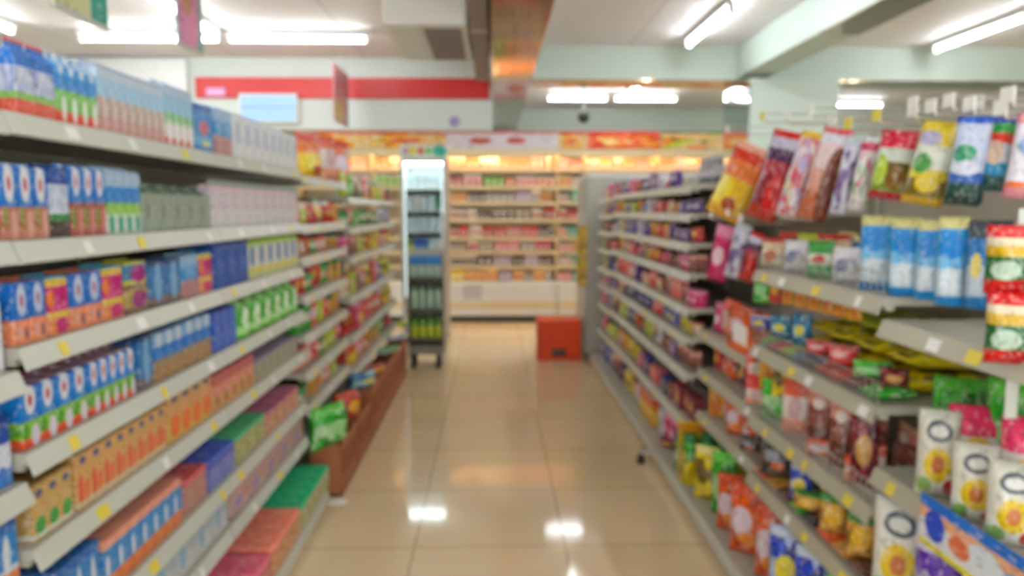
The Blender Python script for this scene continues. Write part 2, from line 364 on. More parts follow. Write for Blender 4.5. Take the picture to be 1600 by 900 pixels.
D('ovalbrown', '#b8655c', [(.18, '#a85a4c'), (.46, '#1480d2'), (.9, '#5a9ad8')], [(.5, .78, .28, .22, '#dfe3ee'), (.5, .76, .1, .09, '#c9566e'), (.2, .25, .14, .16, '#7fa03a'), (.75, .2, .2, .22, '#cf8a80')])
D('navypack', '#4a3d38', [(.22, '#2f8a50'), (.32, '#cfd9ea'), (.72, '#0a4fa6'), (.92, '#0c3f86')], pattern=(10, ['#cfd9ea', '#b6c4e0'], .34, .7))
D('tealdot', '#dfe2de', [(.2, '#cfe0d2'), (.3, '#8cc24a'), (.46, '#1f8fd8'), (.7, '#a9c4de')], [(.5, .14, .3, .14, '#2bb090'), (.5, .36, .3, .09, '#9fd060')])
D('greytip', '#98a696', [(.84, '#93a394')], [(.5, .94, .35, .12, '#1a5a40'), (.35, .45, .12, .22, '#66766a')])
D('pinkwhite', '#dcd8da', [(.45, '#c9c6d4'), (.55, '#e0d4d8'), (.8, '#e2c8d0')], pattern=(8, ['#e0d8dc', '#d8c4ce', '#cfcfd8'], .5, .85))
D('ovalorange', '#ee9a72', [(.34, '#e68c62'), (.38, '#1878cc'), (.95, '#e08a60')], [(.5, .68, .27, .24, '#c3d2ee'), (.5, .66, .1, .1, '#b05a86'), (.3, .2, .14, .12, '#ddaea0'), (.7, .16, .12, .1, '#7a5a6a')])
D('magenta', '#e9a07c', [(.28, '#dfc84a'), (.38, '#d8488e'), (.8, '#e0c248'), (.92, '#5fb4d4')], [(.6, .62, .34, .16, '#c81e82'), (.15, .6, .14, .16, '#f08a3a'), (.6, .14, .34, .13, '#c92a78'), (.2, .12, .12, .12, '#f0a050')])
D('purple', '#8a6f62', [(.12, '#b5a05a'), (.46, '#7a5a6a'), (.52, '#c8c44e'), (.62, '#3f86ae'), (.9, '#c6c850')], [(.6, .72, .34, .17, '#a52888'), (.6, .25, .34, .17, '#9a2a7e')])
D('bluedark', '#7a6866', [(.2, '#3a80ba'), (.85, '#2a4f80')], [(.5, .5, .22, .42, '#7fb2d8')])
D('ltblue', '#b98a88', [(.38, '#4a9fd8'), (.68, '#9cc0e0')], [(.5, .6, .3, .12, '#6fb2e0')])
D('deepblue', '#0c57a8', [(.9, '#0a4186')], [(.5, .5, .2, .3, '#1669c0')])
D('yellowblue', '#c9d4a0', [(.15, '#e0d24a'), (.25, '#d6dccb'), (.8, '#a8d04a')], [(.3, .55, .22, .25, '#4d7fc0'), (.75, .55, .16, .2, '#e2e2d8')])
D('ovalgreen', '#e2603a', [(.16, '#8cc242'), (.42, '#1286d8'), (.94, '#b8748a')], [(.5, .76, .3, .24, '#dde2ee'), (.5, .74, .12, .1, '#c0506e'), (.72, .17, .24, .17, '#d6d2de'), (.2, .28, .2, .12, '#5aa42c')])
D('bluebrown', '#a8875c', [(.3, '#9a8466'), (.42, '#1a84d4'), (.68, '#8db6da')], [(.5, .8, .3, .14, '#c8d4e2')])
D('stripeblue', '#5a86d4', [(.85, '#5670c0')], stripes=(2, 0, '#2f5fc4', 0, 1))
D('limegreen', '#5fc03e', [(.1, '#a8dc8e'), (.3, '#58b43a'), (.8, '#9fd882')], [(.5, .5, .25, .3, '#d6ecc8')])
D('tangreen', '#d8b072', [(.04, '#d6dccf'), (.12, '#cba96c'), (.95, '#b89658')], [(.5, .26, .36, .15, '#3aa246'), (.5, .82, .24, .07, '#2a4488')])
D('tanred', '#d8b072', [(.04, '#d8cfb2'), (.12, '#d8ac70'), (.95, '#b89658')], [(.5, .84, .22, .07, '#2a4488'), (.3, .36, .2, .26, '#e2603a'), (.75, .3, .2, .2, '#e87a4a')])
D('tanorange', '#d9b06a', [(.05, '#dab65a'), (.5, '#d8a874'), (.8, '#d2ae78')], [(.5, .32, .42, .24, '#ee7a36'), (.5, .85, .3, .06, '#5a5468')])
D('pinktan', '#d8a46a', [(.4, '#e09a86'), (.7, '#c46a68')], [(.4, .25, .2, .16, '#a8703a')])
D('greytan', '#b6a692', [(.4, '#9fb078'), (.7, '#a89ab4')], pattern=(7, ['#b6a692', '#8fae70', '#a392b6'], .1, .9))
D('brownblue', '#d98a50', [(.22, '#cfd8e2'), (.3, '#3a8fd2'), (.84, '#2a74bc')], [(.5, .5, .16, .3, '#d6dfe8')])
D('pinkblue', '#e0844a', [(.3, '#3f96d4'), (.82, '#eea890')], [(.25, .5, .14, .2, '#dbe2ee')])
D('dkblue', '#5a8fd0', [(.25, '#d6dcea'), (.62, '#2a5cb0'), (.9, '#1f4a9a')], stripes=(2, .2, '#3f7fd0', .0, .3))
D('pinkstrip', '#b88a80', [(.5, '#c08a84'), (.84, '#e06a72')]); D('bluebox', '#8a94cc', [(.7, '#4a60c8'), (.9, '#5a78e0')], stripes=(3, 0, '#6a7ac6', 0, .7))
D('greenbox', '#a8a870', [(.45, '#b8b48a'), (.82, '#5cc48c')], pattern=(6, ['#a8a870', '#c2bc8e', '#9aa45a'], .05, .8))
D('peachbox', '#d8a07a', [(.6, '#d88e8a'), (.85, '#cc7a9a')], pattern=(7, ['#d8a07a', '#e0b090', '#c8808a'], .0, .8))
D('greyblue', '#b7b7b2', [(.1, '#c0c6c8'), (.5, '#aebcc6')], [(.4, .5, .14, .3, '#7fb0cc')]); D('violet', '#c3a9a4', [(.12, '#c8a6a0'), (.84, '#9a5a7a')], [(.4, .4, .2, .22, '#9a88c0'), (.75, .5, .16, .2, '#c89078')], stripes=(1, 0, '#b892a0', .0, .12))
D('coral', '#d8a068', [(.3, '#d89070'), (.86, '#ffa088')], pattern=(8, ['#d8a068', '#c88a60', '#e0b088'], 0, .7)); D('roseback', '#c8685a', [(.8, '#f48098')], pattern=(8, ['#c8685a', '#d88a80', '#b8584a'], 0, .7))
D('mint', '#b8bc84', [(.4, '#c2c09a'), (.84, '#30c88e')], [(.3, .4, .2, .24, '#a8983a')])
# film bags and pouches: name -> (words, base print)
INK[0] = 1.28
BAGS = {}
def B(n, words, base, bands=(), spots=(), pat=None, stripes=None, rough=.3): BAGS[n] = words; design(n, base, bands, spots, stripes, pat, rough)
B('flame', 'yellow-to-orange', '#e9b22a', [(.12, '#f0c81e'), (.55, '#ee8a2a'), (.78, '#e2552a'), (.92, '#e8b4a0')], [(.3, .35, .25, .2, '#f4e24a'), (.6, .2, .2, .1, '#b85a2a')])
B('plum', 'plum-and-scarlet', '#b84a2a', [(.15, '#8a1e36'), (.5, '#b01e44'), (.66, '#4a2050'), (.8, '#c8c4d8'), (.92, '#d8322a')], [(.75, .3, .28, .22, '#d8362e')])
B('floral', 'white-and-pink floral', '#e4d4d2', [(.9, '#e8c85a')], pat=(7, ['#e8e0e0', '#e08a9a', '#d84a70', '#c4b8d8', '#dcd4b8'], .03, .92))
B('blush', 'blush-and-brown', '#c07a5a', [(.3, '#d8a898'), (.55, '#e4cfd0'), (.82, '#dfe0ea'), (.92, '#e07078')], [(.85, .35, .25, .45, '#7a4630')])
B('lilac', 'lilac-striped', '#d8d8e6', [(.9, '#c8d4d8')], pat=(6, ['#e0e0ec', '#8a78a8', '#cfd6e4', '#6a5078'], .05, .9))
B('candy', 'pink-spotted white', '#e6dee4', [(.8, '#c84a70'), (.92, '#d8dce0')], pat=(8, ['#ece6ea', '#d87aa0', '#dfe6e0', '#8ab88a'], .05, .78))
B('crimson', 'crimson-topped', '#b83048', [(.1, '#7a8a2a'), (.25, '#6a5a24'), (.52, '#c4ccc0'), (.72, '#d0305a'), (.92, '#c02848')], [(.25, .4, .2, .22, '#b8cc5a'), (.7, .3, .25, .16, '#8a6a1e')])
B('lemon', 'yellow-topped white', '#c8a82a', [(.1, '#7a6a2a'), (.3, '#dccf4a'), (.42, '#dfe4da'), (.62, '#d8dccc'), (.7, '#dcc83a')], [(.35, .78, .3, .09, '#b8b4cc'), (.35, .48, .24, .12, '#5a9a54'), (.6, .26, .3, .12, '#e0c828')])
B('royal', 'blue-banded white', '#1a3a38', [(.1, '#1f4a44'), (.24, '#3a78c0'), (.36, '#cdd8ee'), (.9, '#1668d0')], [(.4, .56, .34, .1, '#3f9f7a'), (.5, .4, .4, .08, '#dfe6f2')])
B('meadow', 'green-and-red topped', '#2a5a5c', [(.2, '#1f98c0'), (.36, '#c8ccd8'), (.62, '#e2583a'), (.76, '#2fa050'), (.9, '#1440c0')], [(.5, .5, .3, .16, '#dcc4b0')])
B('rosewhite', 'rose-edged white', '#e0a0aa', [(.12, '#ea8a40'), (.18, '#dcdae4'), (.85, '#e8a0b0')], [(.5, .6, .3, .12, '#8aa4c8')])
B('aqua', 'blue-and-white', '#1f9fe2', [(.12, '#cfe2f0'), (.42, '#8ccaf0'), (.55, '#16a0e6'), (.86, '#d8d49a')], [(.5, .68, .36, .16, '#0f8fe0'), (.5, .28, .3, .16, '#e2ecf4')])
B('aquadark', 'dark-topped blue', '#2a8ec8', [(.15, '#b8c4d0'), (.5, '#2a80b8'), (.8, '#38424a')], [(.5, .5, .25, .14, '#d8c87a')])
B('poppy', 'red-white-and-yellow', '#d22a2a', [(.2, '#2f6a3a'), (.55, '#d8b83a'), (.7, '#e2d8c0'), (.82, '#d83a3a')], [(.4, .35, .3, .14, '#bcd0c0'), (.7, .12, .3, .1, '#c22430')])
B('ringwhite', 'yellow-ringed white', '#e2e2d8', [(.9, '#d8d8cc')], [(.5, .78, .3, .12, '#60686e'), (.5, .78, .2, .07, '#dfe0dc'), (.5, .4, .32, .2, '#e6cc38'), (.5, .4, .15, .1, '#cf8a5a'), (.2, .15, .18, .1, '#8ab06a'), (.8, .14, .16, .1, '#c8504a')])
B('ringpink', 'pink-backed ring', '#e65a80', [(.4, '#e4dede'), (.7, '#ee5a84')], [(.5, .5, .3, .2, '#e8d060'), (.5, .5, .13, .09, '#c88a5a')])
B('violetbag', 'violet', '#5a2c9a', [(.4, '#6a3aa8'), (.8, '#d8d4e8')], pat=(5, ['#5a2c9a', '#7a4ab8', '#b8b0c8'], .1, .7))
B('orangebag', 'orange', '#e8661e', [(.85, '#d8602a')], [(.4, .5, .3, .2, '#dfd0d8'), (.6, .25, .3, .1, '#f0a040')], (5, ['#e8661e', '#f08030', '#b8481a', '#dfc4b8'], .08, .85))
B('tanbag', 'tan-and-amber', '#c89a4a', [(.8, '#3f8a3a')], [(.5, .5, .32, .25, '#e0b83a')], (5, ['#c89a4a', '#d8b060', '#8a6a2a'], .05, .8))
B('blackbag', 'black', '#232024', (), [(.4, .6, .25, .16, '#8a8a92'), (.6, .35, .18, .1, '#d87a30')], (5, ['#232024', '#2e2a2c', '#5a4038'], 0, 1))
B('limebag', 'bright green', '#3cae34', [(.85, '#7ad060')], [(.5, .5, .32, .16, '#a8dca0')], (5, ['#3cae34', '#58c44a', '#2a8a2a', '#c8e4b8'], .06, .85))
B('strawberry', 'red-and-white', '#e03440', [(.9, '#f0a0a0')], [(.4, .6, .28, .18, '#f2c4c4')], (5, ['#e03440', '#f0505a', '#eaa0a0', '#d82a20'], .05, .9))
B('tealbag', 'teal-and-blue', '#1f7aa0', (), [(.5, .5, .22, .16, '#e8dc5a')], (5, ['#1f7aa0', '#2a94b0', '#1a5a90', '#a8ccc8'], 0, 1))
B('bluebag', 'cobalt-blue', '#1e4cc0', [(.88, '#c8d0e0')], [(.5, .5, .28, .18, '#e6d64a')], (5, ['#1e4cc0', '#2a60d8', '#1a3a90', '#c0ccec'], .05, .88))
B('yellowbag', 'bright yellow', '#f0da28', [(.88, '#f0e8a0')], [(.4, .5, .26, .16, '#6a5a20')], (4, ['#f0da28', '#f6e43a', '#d8c01e', '#7a6c20'], .04, .88))
B('amber', 'amber', '#e0a018', [(.85, '#f0c84a')], [(.5, .4, .25, .3, '#c8700e')])
B('brownbag', 'brown-and-pink', '#6a4236', [(.4, '#8a5248'), (.72, '#d89a8a'), (.9, '#e8c0a8')], [(.5, .75, .25, .08, '#ece0d8')])
B('peach', 'peach-and-white', '#e8a890', [(.3, '#e4d8d0'), (.7, '#e87a5a')], [(.5, .5, .25, .2, '#d0b0b0')])
B('greenwhite', 'green-and-white', '#4aa24a', [(.35, '#dfe6d8'), (.65, '#3f9a44')], [(.5, .5, .25, .12, '#c8504a')])
B('chili', 'scarlet', '#c8221e', [(.88, '#e06a3a')], [(.5, .55, .3, .2, '#eec04a')], (5, ['#c8221e', '#d83a2a', '#a01818'], .04, .88))
B('wine', 'wine-red', '#7a1830', (), [(.5, .5, .3, .2, '#c8a05a')], (5, ['#7a1830', '#942040', '#5a1024'], 0, 1))
B('grape', 'purple', '#5a3a80', [(.85, '#b8a0c8')], [(.5, .5, .3, .18, '#d8d0dc')], (5, ['#5a3a80', '#6a4a98', '#3a2860'], 0, .85))
B('cream', 'cream-and-red', '#e6dcc4', [(.6, '#dcc8a8'), (.85, '#c84a3a')], [(.5, .4, .28, .2, '#c8682a')])
B('hotpink', 'hot-pink', '#d82a80', [(.8, '#f0a0c0')], [(.5, .45, .3, .16, '#f4dce4')])
B('silver', 'pale silver', '#d4d4d8', [(.7, '#e2e2e6')], [(.4, .5, .24, .18, '#7a86a8')], (6, ['#d4d4d8', '#e4e4ea', '#b0b4c0'], 0, .7))
B('navy', 'navy', '#20265a', [(.85, '#3a4a9a')], [(.5, .5, .28, .18, '#d0d4e4')])
B('olive', 'yellow-green', '#b4c82a', [(.8, '#c8d04a')], [(.5, .45, .28, .2, '#e6e2b0')])
B('blackwhite', 'black-and-white', '#2c2a30', (), (), (9, ['#2c2a30', '#dcdce0', '#46424c', '#a89ab0'], .0, 1))

# ================================================================== GONDOLA BAYS
def bay(name, label, s, y0, y1, xf, xb, xbase, levels, top, group, fence=(), tags=2, deck=.10, seed=0, hooks=(), xfs=None):
    """s = -1: fronts face +X, s = +1: fronts face -X; levels are the heights the goods stand on"""
    rg = random.Random(seed + int(y0 * 100)); t = empty(name, (s * xb, (y0 + y1) / 2, 0), label, 'shelving', group)
    def X(x): return s * (x - xb)
    L = (y1 - y0) / 2 - .003
    b = MB(); b.box(X(xb), X(xb + .03), -L, L, .08, top)
    for i in range(int((top - .2) / .25)): b.box(X(xb - .002), X(xb), -L + .03, L - .03, .2 + i * .25, .204 + i * .25)
    b.build('back_panel', M['panel'], t)
    for e in (-1, 1):
        u = MB(); u.box(X(xb - .022), X(xb), e * (L - .015) - .013, e * (L - .015) + .013, .02, top + .01, .003); u.build('upright', M['steel'], t)
    for k, z in enumerate(levels):
        xfk = (xfs or {}).get(k, xf)
        sh = MB(); sh.box(X(xfk), X(xb - .004), -L, L, z - .022, z, .002); sh.box(X(xfk + .01), X(xfk + .03), -L, L, z - .034, z - .02)
        so = sh.build('shelf', M['steel'], t)
        rl = MB(); a, c = X(xfk), X(xfk - .016)
        rl.add([(a, -L, z - .001), (a, L, z - .001), (c, L, z - .041), (c, -L, z - .041), (X(xfk + .004), -L, z - .001), (X(xfk + .004), L, z - .001), (X(xfk - .010), L, z - .044), (X(xfk - .010), -L, z - .044)],
               [(0, 1, 2, 3), (4, 7, 6, 5), (0, 4, 5, 1), (3, 2, 6, 7), (0, 3, 7, 4), (1, 5, 6, 2)])
        rl.build('price_rail', M['rail2' if s > 0 and y0 < 3 else 'rail'], so)
        for q in range(tags):
            y = -L + (q + .2 + .6 * rg.random()) * 2 * L / tags; e = s * -.0012; wd = rg.choice((.013, .016, .022))
            tg = MB(); p = lambda f: (X(xfk - .016 * f) + e, z - .001 - .04 * f)
            (xa, za), (xc, zc) = p(.2), p(.85)
            tg.add([(xa, y - wd, za), (xa, y + wd, za), (xc, y + wd, zc), (xc, y - wd, zc), (xa + e, y - wd, za), (xa + e, y + wd, za), (xc + e, y + wd, zc), (xc + e, y - wd, zc)], [(0, 1, 2, 3), (4, 7, 6, 5), (0, 4, 5, 1), (3, 2, 6, 7), (0, 3, 7, 4), (1, 5, 6, 2)])
            tg.build('price_tag', M['tagy' if rg.random() < .6 else 'tagw'], so)
        if k in fence:
            fb = MB(); n = int(2 * L / .03); hz = .06
            for i in range(n + 1): y = -L + .006 + i * (2 * L - .012) / n; fb.bar((X(xfk + .004), y, z), (X(xfk + .004), y, z + hz), .0016, 4)
            for zz in (.03, hz): fb.bar((X(xfk + .004), -L, z + zz), (X(xfk + .004), L, z + zz), .002, 4)
            fb.build('wire_fence', M['wire'], so)
    d = MB(); d.box(X(xbase), X(xb - .004), -L, L, deck - .03, deck, .004); do = d.build('base_deck', M['steel'], t)
    MB().box(X(xbase - .004), X(xbase + .012), -L, L, deck - .055, deck - .006, .003).build('price_rail', M['rail'], do)
    MB().box(X(xbase + .02), X(xb - .01), -L, L, 0, deck - .03).build('kick_plate', M['steel'], t)
    for (y, z, xt) in hooks:
        hb = MB(); yy = y - (y0 + y1) / 2
        hb.bar((X(xb), yy, z), (X(xt), yy, z), .003); hb.bar((X(xt), yy, z), (X(xt - .012), yy, z + .02), .003); hb.bar((X(xb), yy, z + .03), (X(xt - .012), yy, z + .03), .002)
        ho = hb.build('peg_hook', M['wire'], t)
        MB().box(X(xt - .016), X(xt - .013), yy - .02, yy + .02, z + .005, z + .035, .001).build('price_plate', M[rg.choice(('tagw', 'tagw', 'tagy'))], ho)
    return t
LG = 'shelving bays of the milk side'
XFL, XBL = .87, 1.30
LV = [1.578, 1.344, 1.147, .947, .760, .522, .357]
LU0 = [1.575, 1.345, 1.108, .897, .71, .50, .33]
U = [.35, 1.352, 2.36, 3.36, 4.37, 5.38, 6.39]
bay('shelving_bay', 'white shelving bay at the near end of the milk side, mostly out of view', -1, U[0], U[1], XFL, XBL, .777, LU0, 1.56, LG)
bay('shelving_bay', 'white shelving bay of blue milk cartons and tan boxes beside the aisle', -1, U[1], U[2], XFL, XBL, .777, LV, 1.56, LG, tags=3)
bay('shelving_bay', 'white shelving bay with plain blue boxes and lime green bottles', -1, U[2], U[3], XFL, XBL, .777, LV, 1.56, LG, tags=3)
LV3 = [1.56, 1.333, 1.183, 1.005, .82, .645, .48]
bay('shelving_bay', 'white shelving bay with orange snack bags on top, after the green bottles', -1, U[3], U[4], XFL, XBL, .915, LV3, 1.5, LG, tags=3)
LV4 = [1.475, 1.30, 1.12, .875, .64, .43]
bay('shelving_bay', 'white shelving bay of mixed groceries, second from the bottle rack', -1, U[4], U[5], .85, XBL, .915, LV4, 1.42, LG, tags=3)
bay('shelving_bay', 'white shelving bay of mixed groceries, next to the bottle rack', -1, U[5], U[6], .85, XBL, .915, LV4, 1.42, LG, tags=3)

def row(z, px0, px1, n, kind, des, words, where, group, ytop, ymid=None, d=.07, xf=XFL, s=-1, gap=.97, seed=0, inset=.014, cap=None, hmin=.05, wmax=None, zr=None, hh=None):
    """n products side by side along a shelf between two picture columns, tops at picture row ytop"""
    X = s * (xf + inset); py = (ytop + 45) if ytop else 830; a = onX(px0, py, X).y; b = onX(px1, py, X).y; y0, y1 = min(a, b), max(a, b); step = (y1 - y0) / n
    h = hh or max(hmin, onX((px0 + px1) / 2, ytop, X).z - z)
    if s < 0 and z in LV and z != LV[0]: h = min(h, LV[LV.index(z) - 1] - .044 - z)
    w = step * gap - .0015
    if wmax: w = min(w, wmax)
    out = []
    for i in range(n):
        y = y0 + step * (i + .5)
        dd = min(d, w) if kind in ('bottle', 'can', 'jar', 'tub') else d
        out.append(product(kind, w, dd, h, des, (X + s * dd / 2, y, z + .0005), (0, 0, -s * PI / 2 + (random.uniform(-.03, .03) if kind not in ('carton', 'box') else 0)), words, where, group, seed=(seed + i) % 4 if kind in ('pillow', 'stand', 'lying') else 0, cap=cap))
    return out
def ws(k, side='milk side'): return f"from near end, {side}'s {('top', 'second', 'third', 'fourth', 'fifth', 'sixth', 'seventh')[k]} shelf"
G = lambda k: f"goods on the milk side's {('top', 'second', 'third', 'fourth', 'fifth', 'sixth', 'seventh')[k]} shelf"
def lr(k, *a, **kw):
    (px0, px1, n, kind, des, words, yt) = a; return row(LV[k], px0, px1, n, kind, des, words, ws(k), G(k), yt, **kw)
lr(0, 22, 85, 2, 'gable', 'tallblue', 'tall blue-topped milk carton', 70, d=.036)
lr(0, 86, 150, 4, 'gable', 'skygreen', 'sky-blue and green milk carton', 88)
lr(0, 152, 256, 8, 'carton', 'palesky', 'pale blue drink carton', 114)
lr(0, 257, 301, 4, 'carton', 'palegreen', 'pale blue-and-green drink carton', 132)
lr(0, 304, 332, 1, 'box', 'midblue', 'blue drink box standing alone', 164)
lr(0, 336, 362, 2, 'carton', 'ltblue', 'pale blue-topped carton', 168)
lr(0, 364, 464, 8, 'carton', 'whitepack', 'white carton with blue figure', 192)
lr(1, 0, 74, 3, 'carton', 'ovalred', 'white-oval blue milk carton', 254)
lr(1, 76, 107, 1, 'carton', 'navypack', 'navy carton with white panel', 256)
lr(1, 109, 164, 3, 'carton', 'ovalbrown', 'brown-based blue milk carton', 258)
lr(1, 165, 219, 4, 'carton', 'tealdot', 'teal-dotted blue carton', 262)
lr(1, 222, 328, 5, 'gable', 'greytip', 'grey-green carton with dark tip', 290)
lr(1, 331, 464, 9, 'carton', 'pinkwhite', 'white-and-pink carton', 294)
lr(2, 20, 73, 2, 'carton', 'ovalorange', 'orange-based blue milk carton', 434, d=.1)
lr(2, 75, 108, 1, 'carton', 'magenta', 'magenta-and-yellow carton', 428, d=.1)
lr(2, 110, 160, 2, 'carton', 'ovalorange', 'orange-based blue milk carton', 420, d=.1)
lr(2, 162, 193, 1, 'carton', 'magenta', 'magenta-and-yellow carton', 412, d=.1)
lr(2, 196, 231, 1, 'carton', 'purple', 'dull purple carton', 405, d=.1)
lr(2, 234, 284, 2, 'carton', 'bluedark', 'dark blue pale-striped carton', 402, d=.1)
lr(2, 285, 312, 1, 'carton', 'ltblue', 'pale blue-topped carton', 396, d=.1)
lr(2, 313, 332, 1, 'carton', 'magenta', 'magenta-and-yellow carton', 392, d=.1)
lr(2, 335, 388, 3, 'box', 'deepblue', 'plain deep-blue box', 372, d=.12)
lr(2, 390, 466, 6, 'carton', 'yellowblue', 'pale green-and-yellow carton', 366, d=.1)
lr(3, 32, 138, 4, 'carton', 'ovalgreen', 'green-based blue milk carton', 585, d=.12)
lr(3, 139, 212, 5, 'carton', 'ovalgreen', 'green-based blue milk carton', 550, d=.12)
lr(3, 218, 240, 1, 'carton', 'bluedark', 'dark blue pale-striped carton', 520, d=.12)
lr(3, 241, 288, 3, 'carton', 'bluebrown', 'brown-based blue carton', 510, d=.12)
lr(3, 290, 331, 3, 'carton', 'bluebrown', 'brown-based blue carton', 492, d=.12)
lr(3, 334, 370, 3, 'carton', 'stripeblue', 'bright blue striped carton', 478, d=.1)
lr(3, 372, 466, 6, 'bottle', 'limegreen', 'lime green bottle', 440, d=.1, cap='capgreen')
lr(4, 50, 115, 3, 'box', 'tangreen', 'tan box with green spot', 742, d=.18)
lr(4, 117, 262, 8, 'box', 'tanred', 'tan box with red stripes', 668, d=.18)
lr(4, 264, 331, 4, 'box', 'tanorange', 'tan box with orange splash', 600, d=.18)
lr(4, 334, 398, 5, 'box', 'pinktan', 'tan-and-pink box', 570, d=.18)
lr(4, 400, 466, 6, 'box', 'greytan', 'grey-green mottled box', 545, d=.18)
lr(5, 88, 158, 3, 'box', 'brownblue', 'blue-topped box', 866, d=.2)
lr(5, 160, 288, 7, 'box', 'pinkblue', 'pink-topped blue box', 796, d=.2)
lr(5, 290, 325, 2, 'box', 'pinkstrip', 'brown box with red top', 736, d=.2)
lr(5, 326, 368, 2, 'box', 'bluebox', 'violet-blue box', 704, d=.2)
lr(5, 370, 416, 3, 'box', 'greenbox', 'green-topped box', 662, d=.2)
lr(5, 418, 468, 4, 'box', 'peachbox', 'peach-and-rose box', 622, d=.2)
lr(6, 150, 232, 2, 'box', 'violet', 'violet-edged box', 890, d=.2, hmin=.1)
lr(6, 234, 358, 4, 'box', 'greyblue', 'grey box with blue mark', 810, d=.2, hmin=.1)
lr(6, 360, 476, 5, 'box', 'violet', 'violet-edged box', 710, d=.2, hmin=.1)
# the bottom deck: stacked flat packs
BW = "from near end, milk side's bottom deck"
row(.10, 335, 424, 3, 'tray', 'roseback', 'rose shrink-wrapped pack', BW, 'packs on the milk bottom deck', 0, xf=.765, d=.3, hh=.10)
row(.10, 426, 471, 3, 'tray', 'coral', 'coral shrink-wrapped pack', BW, 'packs on the milk bottom deck', 0, xf=.765, d=.3, hh=.105)
row(.10, 472, 517, 5, 'tray', 'mint', 'mint green shrink-wrapped pack', BW, 'packs on the milk bottom deck', 0, xf=.765, d=.3, hh=.10)
# goods of the near, half-hidden bay
for k, (n, des, words) in enumerate([(4, 'greytan', 'grey-green mottled box'), (4, 'yellowblue', 'pale green-and-yellow carton'), (4, 'whitepack', 'white carton with blue figure'), (4, 'dkblue', 'dark blue carton'), (4, 'brownblue', 'blue-topped box'), (3, 'pinktan', 'tan-and-pink box'), (3, 'greyblue', 'grey box with blue mark')]):
    for i in range(n):
        product('box', .062, .1, (.10, .17, .13, .13, .12, .13, .1)[k], des, (-(XFL + .07), 1.31 - i * .065, LU0[k] + .0005), (0, 0, PI / 2), words, f"on near bay's {ws(k)[15:].replace('milk side', 'milk side')}", 'goods in the near milk bay')

def bag(px0, px1, yt, yb, X, yaw, des, words, where, group, t=.09, kind='pillow', seed=0, tilt=0, roll=0, z=None, xmin=None, hmax=None, _again=False):
    """a bag seen between two picture columns and two rows, its middle on the plane x = X, turned by yaw about the vertical"""
    c = onX((px0 + px1) / 2, (yt + yb) / 2, X); top = onX((px0 + px1) / 2, yt, X).z; bot = onX((px0 + px1) / 2, yb, X).z if z is None else z
    h = max(.05, top - bot)
    inv = Euler((PI / 2 - PITCH, 0, -YAW)).to_matrix().transposed()
    def px(p): q = inv @ (Vector(p) - Vector((0, 0, EYE))); return 800 - F * q.x / q.z
    ux, uy = math.cos(yaw), math.sin(yaw); per = abs(px((c.x + ux * .05, c.y + uy * .05, c.z)) - px((c.x - ux * .05, c.y - uy * .05, c.z))) / .1
    wd = min(.30, max(.04, (px1 - px0) / max(per, 60)))
    if hmax: h = min(h, hmax)
    if xmin is not None and not _again:
        need = xmin + wd / 2 * abs(math.sin(yaw)) + t * .62 * abs(math.cos(yaw))
        if need > X: return bag(px0, px1, yt, yb, need, yaw, des, words, where, group, t, kind, seed, tilt, roll, z, None, hmax, True)
    loc = Vector((X, c.y, bot))
    if z is None: loc = Vector((X, c.y, bot + h / 2)) - Euler((tilt, roll, yaw)).to_matrix() @ Vector((0, 0, h / 2))
    return product(kind, wd, t, h, des, loc, (tilt, roll, yaw), f'{BAGS[des]} {NOUN[kind].replace("_", " ")}', where, group, seed=seed)

# ------------------------------------------------------------------ grocery bays further down the milk side
def scatter(levels, y0, y1, xf, s, where, group, pal, kinds, seed, hmax, cover=.96, wr=(.07, .13), inset=.02, skip=()):
    rg = random.Random(seed)
    for k, z in enumerate(levels):
        if k in skip: continue
        y = y0 + .012; room = (levels[k - 1] - z - .05) if k else hmax
        while y < y1 - .05:
            des = rg.choice(pal); kind = rg.choice(kinds); n = rg.choice((1, 2, 2, 3)); wd = rg.uniform(*wr)
            h = min(room, rg.uniform(.62, .98) * min(hmax, room))
            if kind in ('can', 'jar', 'tub'): wd = min(wd, .08); h = min(h, .13)
            if kind == 'bottle': wd = min(wd, .07)
            if kind == 'lying': h = min(.2, max(h, .12))
            for i in range(n):
                if y + wd > y1 - .01: break
                dd = wd if kind in ('can', 'jar', 'tub', 'bottle') else rg.uniform(.04, .07)
                X = s * (xf + inset + dd / 2 + rg.uniform(0, .02)); rot = [0, 0, -s * PI / 2]
                if kind in ('pillow', 'stand'): rot[2] += rg.uniform(-.12, .12)
                nm = kind
                product(nm, wd, dd, h, des, (X, y + wd / 2, z + .001), rot, BAGS[des] + ' ' + NOUN[kind].replace('_', ' '), where(k), group(k), seed=rg.randrange(4) if kind in ('pillow', 'stand') else 0, cap=rg.choice(('capwhite', 'capred', 'capgreen')))
                y += wd + .006
            y += rg.choice((.004, .01, .03)) / cover
SH = ('top', 'second', 'third', 'fourth', 'fifth', 'sixth', 'seventh', 'eighth', 'ninth')
warmpal = ['flame', 'amber', 'cream', 'peach', 'chili', 'brownbag', 'orangebag', 'tanbag', 'olive', 'strawberry', 'greenwhite']
K4 = ('box', 'pillow', 'stand', 'can', 'jar')
for i, q in enumerate([(464, 500, 206, 268, 'flame'), (496, 522, 212, 272, 'peach'), (518, 545, 222, 280, 'orangebag')]):
    bag(*q[:4], -.97, R(62), q[4], '', 'on top shelf of orange-bag bay', 'bags on the top shelf of the orange-bag bay', t=.10, kind='stand', seed=i, z=1.561)
scatter(LV3, U[3], U[4], XFL, -1, lambda k: f"from near end, orange-bag bay's {SH[k]} shelf", lambda k: f"goods on the orange-bag bay's {SH[k]} shelf", warmpal, K4, 4, .14, skip=(0,))
